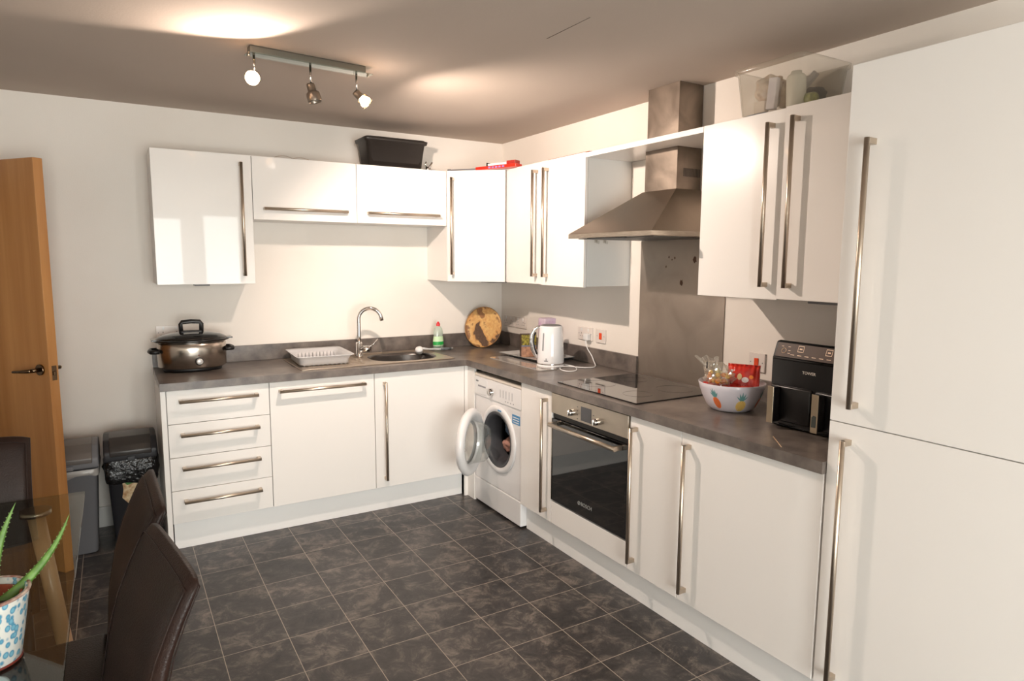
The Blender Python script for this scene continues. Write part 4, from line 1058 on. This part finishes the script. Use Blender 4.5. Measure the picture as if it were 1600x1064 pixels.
# ------------------------------------------------------------------ things on top of the wall cabinets
TZ = WT+.0005
TUBM = mat('black_tub', (38, 33, 30), .42, bump=.05, bscale=200)
t = thing('storage_tub', 'black plastic storage tub on top of the lift-up wall cabinet', 'storage tub', (-.95, -.23, TZ))
mb = MB(); mb.sm = True; rings = []
for (a, b, z) in ((.172, .075, .0), (.176, .079, .004), (.196, .095, .148), (.208, .107, .152), (.212, .111, .170), (.208, .107, .172), (.196, .095, .168), (.180, .08, .01)):
    rings.append([mb._v((-.952+x, -.224+y, TZ+z)) for x, y in rc(rect(-a, a, -b, b), .028, 5)])
for A, B in zip(rings, rings[1:]):
    for k in range(len(A)): mb._f((A[k], A[(k+1) % len(A)], B[(k+1) % len(A)], B[k]))
mb._f(rings[0]); mb._f(rings[-1]); mb.build('tub_body', TUBM, t)
mb = MB(); mb.sm = True; mb.prism(rc(rect(-1.150, -.754, -.322, -.126), .03, 5), 'z', TZ+.1715, TZ+.179, .003); mb.build('lid', TUBM, t)
t = thing('metal_clip', 'small shiny metal clamp beside the black tub', 'clamp', (-.70, -.24, TZ))
mb = MB(); mb.cyl((-.712, -.25, TZ), (-.712, -.25, TZ+.028), .014).box(-.735, -.685, -.262, -.238, TZ, TZ+.012, .002); mb.build('clip_body', CHROME, t)
mb = MB(); mb.tube([(-.70, -.25, TZ+.01), (-.695, -.25, TZ+.035), (-.680, -.25, TZ+.058)], .006).tube([(-.72, -.25, TZ+.02), (-.728, -.25, TZ+.045), (-.722, -.25, TZ+.060)], .005); mb.build('clip_arm', CHROME, t)
mb = MB(); mb.tube([(-1.70+.02*k, -.20, TZ+.028*math.sin(PI*k/8)+.003) for k in range(9)], .002, 8)
mb.tube([(-1.60+.02*k, -.20, TZ+.024*math.sin(PI*k/8)+.003) for k in range(9)], .002, 8)
o = mb.build('loose_wire', mat('wire_white', (206, 190, 176), .5)); tag(o, 'thin pale wire loops lying on the left lift-up cabinet', 'wire')
# red boxed item with rod
t = thing('boxed_tool', 'long flat red packet with grey rod lying on the corner cabinet', 'packet', (-.42, -.55, TZ))
mb = MB(); mb.cyl((-.585, -.335, TZ+.006), (-.46, -.465, TZ+.008), .005, seg=12).cyl((-.60, -.32, TZ+.006), (-.585, -.335, TZ+.006), .0075, seg=12); mb.build('rod', GREYP, t)
ra, rb = Vector((-.465, -.46)), Vector((-.345, -.77)); rd = (rb-ra).normalized(); rn = Vector((-rd.y, rd.x)); RLn = (rb-ra).length
Tr = Matrix(((rd.x, rn.x, 0, ra.x), (rd.y, rn.y, 0, ra.y), (0, 0, 1, 0), (0, 0, 0, 1)))
mb = MB(); mb.T = Tr; mb.box(0, RLn, -.005, .06, TZ, TZ+.020, .003); mb.build('pack', RED, t)
mb = MB(); mb.T = Tr; mb.box(.10, RLn-.08, .0, .05, TZ+.0201, TZ+.034, .002); mb.build('white_card', WHITE_P, t)
mb = MB(); mb.T = Tr; mb.box(RLn-.078, RLn-.01, .0, .05, TZ+.0201, TZ+.042, .002); mb.build('end_block', mat('dull_red', (165, 40, 30), .4), t)
mb = MB(); mb.T = Tr; mb.box(.09, .098, .0, .05, TZ+.0201, TZ+.040); mb.build('black_tab', BLACK_P, t)
mb = MB(); mb.T = Tr
for k in range(5): mb.box(.11+k*.028, .128+k*.028, -.0056, -.0051, TZ+.004, TZ+.014)
mb.build('side_print', mat('print_violet', (150, 130, 190), .4), t)
o = MB().box(-.30, -.12, -1.448, -1.05, TZ, TZ+.008, .001, 1).build('flat_board', mat('rust_board', (150, 84, 56), .6)); tag(o, 'thin reddish-brown board lying on the two-door cabinet left of hood', 'board')

# clear storage box with contents
BXT = WT+.0005
t = thing('clear_storage_box', 'clear plastic storage box full of packets above the right wall cabinet', 'storage box', (-.165, -2.58, BXT))
CBX = glass('box_plastic', (.96, .955, .94, 1), .05, rough=.1, diffuse=.12, dcol=srgb(215, 205, 188))
mb = MB(); mb.sm = True; rings = []; bcx, bcy = -.165, -2.582
for (a, b, z) in ((.120, .128, .0), (.130, .138, .010), (.146, .154, .168), (.154, .162, .171), (.156, .164, .190), (.152, .160, .190), (.142, .150, .172), (.128, .136, .012), (.1, .11, .004)):
    rings.append([mb._v((bcx+x, bcy+y, BXT+z)) for x, y in rc(rect(-a, a, -b, b), .028, 5)])
for A, B in zip(rings, rings[1:]):
    for k in range(len(A)): mb._f((A[k], A[(k+1) % len(A)], B[(k+1) % len(A)], B[k]))
mb._f(rings[0]); mb._f(rings[-1]); mb.build('tub', CBX, t)
def itembox(name, c, s, rot, m, label, cat):
    mb = MB(); mb.T = Matrix.Translation((c[0], c[1], BXT+c[2])) @ Matrix.Rotation(rot[2], 4, 'Z') @ Matrix.Rotation(rot[0], 4, 'X') @ Matrix.Rotation(rot[1], 4, 'Y')
    mb.box(-s[0]/2, s[0]/2, -s[1]/2, s[1]/2, -s[2]/2, s[2]/2, .002, 1); o = mb.build(name, m); tag(o, label, cat); return o
itembox('medicine_carton', (-.250, -2.566, .082), (.028, .035, .120), (.08, 0, .2), mat('carton_white', (246, 240, 244), .5, var=(212, 204, 216), vscale=12), 'tall narrow white carton standing in the middle of the clear box', 'carton')
itembox('small_carton', (-.245, -2.508, .040), (.03, .05, .045), (0, 0, .1), mat('carton_cream', (228, 214, 200), .5), 'small cream carton at the clear box front left', 'carton')
itembox('blue_packet', (-.235, -2.505, .009), (.07, .09, .012), (0, 0, 0), mat('packet_blue', (90, 110, 140), .4), 'flat blue packet on the floor of the clear box', 'packet')
itembox('flat_carton', (-.150, -2.64, .115), (.03, .020, .11), (.75, 0, .3), mat('carton_grey', (190, 182, 178), .5), 'tilted grey carton leaning at the right of the clear box', 'carton')
itembox('brown_packet', (-.215, -2.598, .075), (.035, .022, .10), (.1, 0, 0), mat('packet_brown', (150, 120, 96), .5, var=(190, 170, 140), vscale=30), 'brown packet between white carton and white bottle in clear box', 'packet')
o = MB().lathe([(0, 0), (.034, 0), (.036, .006), (.036, .118), (.030, .128), (.020, .130), (.020, .142), (0, .142)], (-.215, -2.648, BXT+.013), (0, .05, 1), 28).build('white_bottle', mat('pot_white', (245, 243, 230), .4)); tag(o, 'white pill bottle standing right of centre inside the clear box', 'bottle')
o = MB().lathe([(0, 0), (.026, 0), (.027, .004), (.027, .055), (0, .057)], (-.195, -2.712, BXT+.040), (.1, 1, .1), 24).build('small_pot', mat('pot_green', (140, 150, 105), .4, var=(205, 205, 120), vscale=50)); tag(o, 'small green and yellow pot lying at the clear box right side', 'pot')
t2 = cloth('crumpled_bag', (-.185, -2.512, BXT+.112), (.080, .052, .058), mat('bag_cream', (214, 186, 160), .6, var=(236, 220, 204), vscale=25), 'crumpled cream plastic bag at the clear box left', 21, 'bag'); del t2['group']
t2 = cloth('dark_pouch', (-.085, -2.61, BXT+.080), (.028, .070, .038), mat('pouch_dark', (66, 60, 66), .6), 'dark pouch at the back of the clear box', 31, 'pouch'); del t2['group']

# ------------------------------------------------------------------ bins
def bin_(name, x0, x1, y0, y1, zt, m, ml, label, lidname='lid'):
    t = thing(name, label, 'bin', ((x0+x1)/2, (y0+y1)/2, 0))
    cx, cy = (x0+x1)/2, (y0+y1)/2; a, b = (x1-x0)/2, (y1-y0)/2
    mb = MB(); mb.sm = True; rings = []
    for (s_, z) in ((.78, .001), (.80, .006), (.97, zt-.135), (1., zt-.13), (1., zt-.12), (.93, zt-.118)):
        rings.append([mb._v((cx+x, cy+y, z)) for x, y in rc(rect(-a*s_, a*s_, -b*s_, b*s_), .03, 5)])
    for A, B in zip(rings, rings[1:]):
        for k in range(len(A)): mb._f((A[k], A[(k+1) % len(A)], B[(k+1) % len(A)], B[k]))
    mb._f(rings[0]); mb._f(rings[-1]); mb.build('bin_body', m, t)
    # lid: rounded hood over y
    mb = MB(); mb.sm = True
    pr_ = [(y0-.008, zt-.112), (y0-.010, zt-.062), (y0+.01, zt-.040), (y0+.055, zt-.004), (cy+.02, zt+.002), (y1-.04, zt-.012), (y1-.005, zt-.05), (y1, zt-.112)]
    mb.prism(pr_, 'x', x0-.006, x1+.006, .010, 3); ld = mb.build(lidname, m, t)
    mb = MB(); mb.sm = True
    mb.prism([(y0-.013, zt-.085), (y0-.0155, zt-.058), (y0+.006, zt-.030), (y0+.052, zt+.006), (cy+.03, zt+.010), (cy+.05, zt-.010), (y0+.06, zt-.03)], 'x', x0+.022, x1-.022, .005, 2)
    mb.build('flap', ml, ld)
    mb = MB(); mb.box(cx-.018, cx+.018, y0-.018, y0-.008, zt-.110, zt-.088, .003); mb.build('latch', m, ld)
    return t
GB = mat('bin_grey', (112, 112, 116), .5, bump=.04, bscale=200); GBL = mat('bin_flap_grey', (104, 98, 94), .4)
t = bin_('flap_bin', -2.900, -2.655, -.415, -.095, .580, GB, GBL, 'grey plastic flap bin standing beside the open door')
def liner(t, x0, x1, y0, y1, z0, z1, m, seed, amp):
    cx, cy = (x0+x1)/2, (y0+y1)/2; a, b = (x1-x0)/2, (y1-y0)/2
    base = rc(rect(-a, a, -b, b), .035, 6); n = len(base); mb = MB(); rings = []
    N = 8
    for j in range(N+1):
        v = j/N; rings.append([])
        for k in range(n):
            for h in range(3):
                p = Vector(base[k]).lerp(Vector(base[(k+1) % n]), h/3)
                d = p.normalized(); z = z0+(z1-z0)*v
                w = noise.noise(Vector((p.x*22+seed, p.y*22, z*30)))
                bul = amp*math.sin(PI*v)*(.8+1.1*w)
                zz = z+(.018*w if v < .2 else 0)
                rings[-1].append(mb._v((cx+p.x+d.x*bul, cy+p.y+d.y*bul, zz)))
    mb.sm = True
    for A, B in zip(rings, rings[1:]):
        for k in range(len(A)): mb._f((A[k], A[(k+1) % len(A)], B[(k+1) % len(A)], B[k]))
    return mb.build('bin_liner', m, t)
liner(t, -2.904, -2.651, -.419, -.091, .425, .462, mat('liner_clear_grey', (160, 156, 152), .25), 2, .004)
BB = mat('bin_black', (38, 38, 42), .45, bump=.04, bscale=200); BBL = mat('bin_flap_black', (58, 54, 52), .35)
t = bin_('flap_bin', -2.622, -2.386, -.430, -.110, .600, BB, BBL, 'black plastic flap bin against the drawer cabinet side')
liner(t, -2.623, -2.385, -.436, -.104, .365, .492, mat('liner_black', (16, 15, 16), .2, bump=.9, bscale=45), 7, .016)
mb = MB(); c = [(-2.553, .382), (-2.535, .392), (-2.49, .385), (-2.462, .36), (-2.460, .30), (-2.475, .262), (-2.53, .252), (-2.556, .285), (-2.548, .33)]
def by_(z): return -.270-.160*(.80+.17*(z-.006)/.459)-.0035
mb.poly([(x, by_(z), z) for x, z in c]); st = mb.build('sticker', mat('sticker_cream', (206, 186, 150), .5, var=(160, 120, 80), vscale=70), t, recalc=False)
mb = MB(); mb.poly([(x, by_(z)-.001, z) for x, z in ((-2.545, .372), (-2.505, .378), (-2.495, .362), (-2.53, .352))]); mb.build('sticker_print', mat('sticker_green', (60, 110, 50), .5), st, recalc=False)

# ------------------------------------------------------------------ dining table
t = thing('glass_dining_table', 'clear glass dining table with splayed beech legs at bottom left', 'table', (-3.05, -2.33, 0))
TG = glass('table_glass', (.74, .76, .72, 1), .05)
MB().box(-3.45, -2.655, -3.45, -1.728, .740, .750, .003, 2).build('glass_top', TG, t)
for (x, y, dx, dy) in ((-2.788, -1.825, 1, 1), (-2.765, -3.34, 1, -1), (-3.33, -1.812, -1, 1), (-3.33, -3.34, -1, -1)):
    l = MB(); tp, bt = Vector((x, y, .722)), Vector((x+dx*.075, y+dy*.02, .001))
    l.tube([tp, tp.lerp(bt, .5), bt], .026, 20, rr=[.024, .024, .022]); lg = l.build('leg', BEECH, t)
    MB().cyl((x, y, .724), (x, y, .7395), .043, seg=36).build('steel_disc', STEEL_H, lg)

# ------------------------------------------------------------------ chairs (local: sitter faces -x)
def chair_parts(root):
    """leather dining chair built round the local origin"""
    ROOTLOC[root.name] = Vector((0, 0, 0))
    mb = MB(); W2 = .19
    prof = [(.36, .180), (.45, .188), (.60, .200), (.72, .222), (.80, .244), (.87, .272), (.925, .298), (.945, .309)]   # z, inner x
    def px(z):
        for (z0, x0), (z1, x1) in zip(prof, prof[1:]):
            if z <= z1: return x0+(x1-x0)*(z-z0)/(z1-z0)
        return prof[-1][1]
    nz, ny = 26, 16
    def fnf(sgn):
        def fn(u, v):
            z = .36+v*.585; y = (2*u-1)*W2
            zc = z-(.014*(abs(2*u-1)**5))*(v**3)
            th = .052-.022*v
            e = min(1., (1-abs(2*u-1))/.10); et = min(1., (1-v)/.05+.0)
            k = math.sqrt(max(0, 1-(1-e)**2)); kt = math.sqrt(max(0, 1-(1-et)**2))
            cxx = px(z)+th/2; off = th/2*min(k, 1)*min(1, kt+.0)
            off = th/2*(.35+.65*k)*(.35+.65*kt) if k < 1 or kt < 1 else th/2
            return (cxx+sgn*off, y, zc)
        return fn
    gi = [[mb._v(fnf(-1)(i/ny, j/nz)) for j in range(nz+1)] for i in range(ny+1)]
    go = [[mb._v(fnf(1)(i/ny, j/nz)) for j in range(nz+1)] for i in range(ny+1)]
    mb.sm = True
    for G in (gi, go):
        for i in range(ny):
            for j in range(nz): mb._f((G[i][j], G[i+1][j], G[i+1][j+1], G[i][j+1]))
    for j in range(nz):
        mb._f((gi[0][j], gi[0][j+1], go[0][j+1], go[0][j])); mb._f((gi[ny][j], gi[ny][j+1], go[ny][j+1], go[ny][j]))
    for i in range(ny):
        mb._f((gi[i][nz], gi[i+1][nz], go[i+1][nz], go[i][nz])); mb._f((gi[i][0], gi[i+1][0], go[i+1][0], go[i][0]))
    bk = mb.build('backrest', LEATHER, root)
    # piping seam round the inner and outer face edges
    for sgn in (-1, 1):
        mb = MB(); pts = []
        f = fnf(sgn)
        for v in [k/20 for k in range(2, 20)]: pts.append(Vector(f(.03, v)))
        for u in [k/12 for k in range(0, 13)]: pts.append(Vector(f(.03+.94*u, .975)))
        for v in [k/20 for k in range(19, 1, -1)]: pts.append(Vector(f(.97, v)))
        mb.tube(pts, .0014, 6); mb.build('piping', LEATHER, bk)
    mb = MB(); mb.sm = True; mb.box(-.235, .195, -.17, .17, .375, .485, .022, 4); st = mb.build('seat', LEATHER, root)
    mb = MB(); mb.tube([(-.225, y, .462) for y in [-.17+k*.034 for k in range(11)]], .002, 6); mb.build('piping', LEATHER, st)
    DW = bpy.data.materials.get('dark_leg') or mat('dark_leg', (30, 20, 17), .4)
    for x in (-.205, .190):
        for y in (-.15, .15):
            mb = MB(); mb.tube([(x, y, .38), (x+(.03 if x > 0 else 0), y, .001)], .02, 4, rr=[.027, .019]); mb.build('leg', DW, root)
def make_chair(label, x, y, rz, src=None):
    if src is None:
        root = thing('dining_chair', label, 'chair', (0, 0, 0), 'brown leather dining chairs'); chair_parts(root)
    else:
        root = src.copy(); COL.objects.link(root); root['label'] = label
        for ch in list(src.children):
            c = ch.copy(); COL.objects.link(c); c.parent = root
            for g_ in ch.children:
                d_ = g_.copy(); COL.objects.link(d_); d_.parent = c
    root.location = (x, y, 0); root.rotation_euler = (0, 0, rz); return root
# inner top of the back sits at local x=.309, z=.945
def place_for(xi, yi, rz): c, s = math.cos(rz), math.sin(rz); return xi-.309*c, yi-.309*s
rA = math.radians(9); xA, yA = place_for(-2.470, -2.852, rA)
chA = make_chair('brown leather dining chair nearest the camera on the table right side', xA, yA, rA)
rB = math.radians(2); xB, yB = place_for(-2.478, -2.400, rB)
chB = make_chair('brown leather dining chair just behind the nearest one, in front of bins', xB, yB, rB, chA)
rC = math.radians(90); xC_, yC_ = place_for(-2.996, -1.632, rC)
chC = make_chair('dark leather dining chair at the far end of the table by the door', xC_, yC_, rC, chA)

# ------------------------------------------------------------------ aloe plant
def pot_mat():
    m, nt, p = new_mat('blue_petal_glaze'); L = nt.links.new
    tc = nt.nodes.new('ShaderNodeTexCoord'); v = nt.nodes.new('ShaderNodeTexVoronoi'); v.inputs['Scale'].default_value = 78
    mp = nt.nodes.new('ShaderNodeMapping'); mp.inputs['Scale'].default_value = (1, 1, .75); L(tc.outputs['Object'], mp.inputs[0]); L(mp.outputs[0], v.inputs['Vector'])
    r = nt.nodes.new('ShaderNodeValToRGB'); e = r.color_ramp.elements
    e[0].position = .36; e[0].color = srgb(70, 138, 170); e[1].position = .50; e[1].color = srgb(214, 214, 208); a = e.new(.2); a.color = srgb(120, 175, 195)
    L(v.outputs['Distance'], r.inputs[0])
    n = nt.nodes.new('ShaderNodeTexNoise'); n.inputs['Scale'].default_value = 25; n.inputs['Detail'].default_value = 5; L(tc.outputs['Object'], n.inputs['Vector'])
    mt = nt.nodes.new('ShaderNodeMath'); mt.operation = 'GREATER_THAN'; mt.inputs[1].default_value = .66; L(n.outputs[0], mt.inputs[0])
    mx = nt.nodes.new('ShaderNodeMix'); mx.data_type = 'RGBA'; L(mt.outputs[0], mx.inputs['Factor']); L(r.outputs[0], mx.inputs['A']); mx.inputs['B'].default_value = srgb(190, 186, 180)
    L(mx.outputs['Result'], p.inputs['Base Color']); p.inputs['Roughness'].default_value = .3; return m
px_, py_ = -2.786, -2.785; pz = .7502
t = thing('potted_aloe', 'aloe plant in a blue and white mottled pot on the glass table', 'plant', (px_, py_, pz))
POTM = pot_mat(); RIMC = mat('rim_cream', (206, 190, 176), .4, var=(120, 50, 40), vscale=45); TERRA = mat('terracotta', (150, 70, 45), .7)
MB().lathe([(0, 0), (.052, 0), (.055, .005), (.064, .06), (.073, .120), (.0765, .140), (.070, .142), (.066, .12), (.05, .01), (0, .008)], (px_, py_, pz), seg=64).build('cachepot', POTM, t)
MB().tube([(px_+.0755*math.cos(k*PI/32), py_+.0755*math.sin(k*PI/32), pz+.1405) for k in range(64)], .0035, 8, closed=True).build('pot_rim', RIMC, t)
MB().tube([(px_+.0535*math.cos(k*PI/32), py_+.0535*math.sin(k*PI/32), pz+.004) for k in range(64)], .0035, 8, closed=True).build('pot_foot', mat('foot_red', (120, 50, 40), .5), t)
MB().lathe([(.050, .05), (.064, .125), (.064, .131), (.060, .131), (.057, .118), (0, .112)], (px_, py_, pz), seg=48).build('inner_pot', TERRA, t)
MB().lathe([(.0565, .114), (.03, .119), (0, .121)], (px_, py_, pz), seg=32).build('soil', mat('soil', (48, 32, 25), .95, bump=1, bscale=150), t)
ALOE = mat('aloe_green', (82, 120, 50), .4, var=(110, 150, 70), vscale=60)
ALOE_E = mat('aloe_edge', (125, 160, 85), .5)
def leaf(b, tip, w, bend):
    b, tip = Vector(b), Vector(tip); d = tip-b; side = d.cross(Vector((CX, CY, CZ))-b).normalized(); nrm_ = side.cross(d).normalized(); bend = Vector(bend)
    mb = MB(); N = 22; rings = []
    for i in range(N+1):
        s = i/N; c = b+d*s+bend*(4*s*(1-s)); ww = w*(1-s)**.75*(.9+.1*math.sin(s*3)); tt = ww*.42
        rings.append([mb._v(c+side*ww*x+nrm_*tt*y) for x, y in ((-1, .5), (-.55, -.15), (0, -.45), (.55, -.15), (1, .5), (.5, .95), (0, 1.0), (-.5, .95))])
    mb.sm = True
    for A, B in zip(rings, rings[1:]):
        for k in range(8): mb._f((A[k], A[(k+1) % 8], B[(k+1) % 8], B[k]))
    mb._f(rings[0])
    mb.sm = False; mb.mi = 1
    for i in range(1, N-2):
        s = (i+.5)/N; c = b+d*s+bend*(4*s*(1-s)); ww = w*(1-s)**.75
        for sg in (-1, 1):
            e = c+side*ww*sg*.98+nrm_*ww*.2; mb.poly([e-d*.006, e+d*.006, e+side*sg*.0022+d*.004])
    mb.build('leaf', [ALOE, ALOE_E], t)
pb_ = Vector((px_+.012, py_, pz+.115))
leaf(pb_+Vector((.0, -.004, 0)), (-2.728, -2.72, 1.048), .013, (-.010, 0, .002))
leaf(pb_+Vector((.008, .004, -.004)), (-2.640, -2.70, 1.000), .012, (.014, 0, -.012))
leaf(pb_+Vector((-.012, -.008, 0)), (-2.800, -2.85, 1.09), .013, (-.01, 0, 0))
leaf(pb_+Vector((-.02, .010, 0)), (-2.90, -2.70, 1.03), .013, (-.01, 0, .01))
leaf(pb_+Vector((-.02, -.012, 0)), (-2.87, -2.90, .98), .012, (0, 0, .02))
leaf(pb_+Vector((-.012, .02, 0)), (-2.755, -2.62, .985), .010, (0, 0, .01))

o = MB().lathe([(0, 0), (.034, 0), (.036, .002), (.036, .006), (.030, .008), (0, .007)], (-2.776, -2.893, .7502), seg=40).build('coaster', mat('coaster_pale', (170, 190, 192), .2, coat=.3)); tag(o, 'small pale round coaster on the glass table in front of the aloe pot', 'coaster')
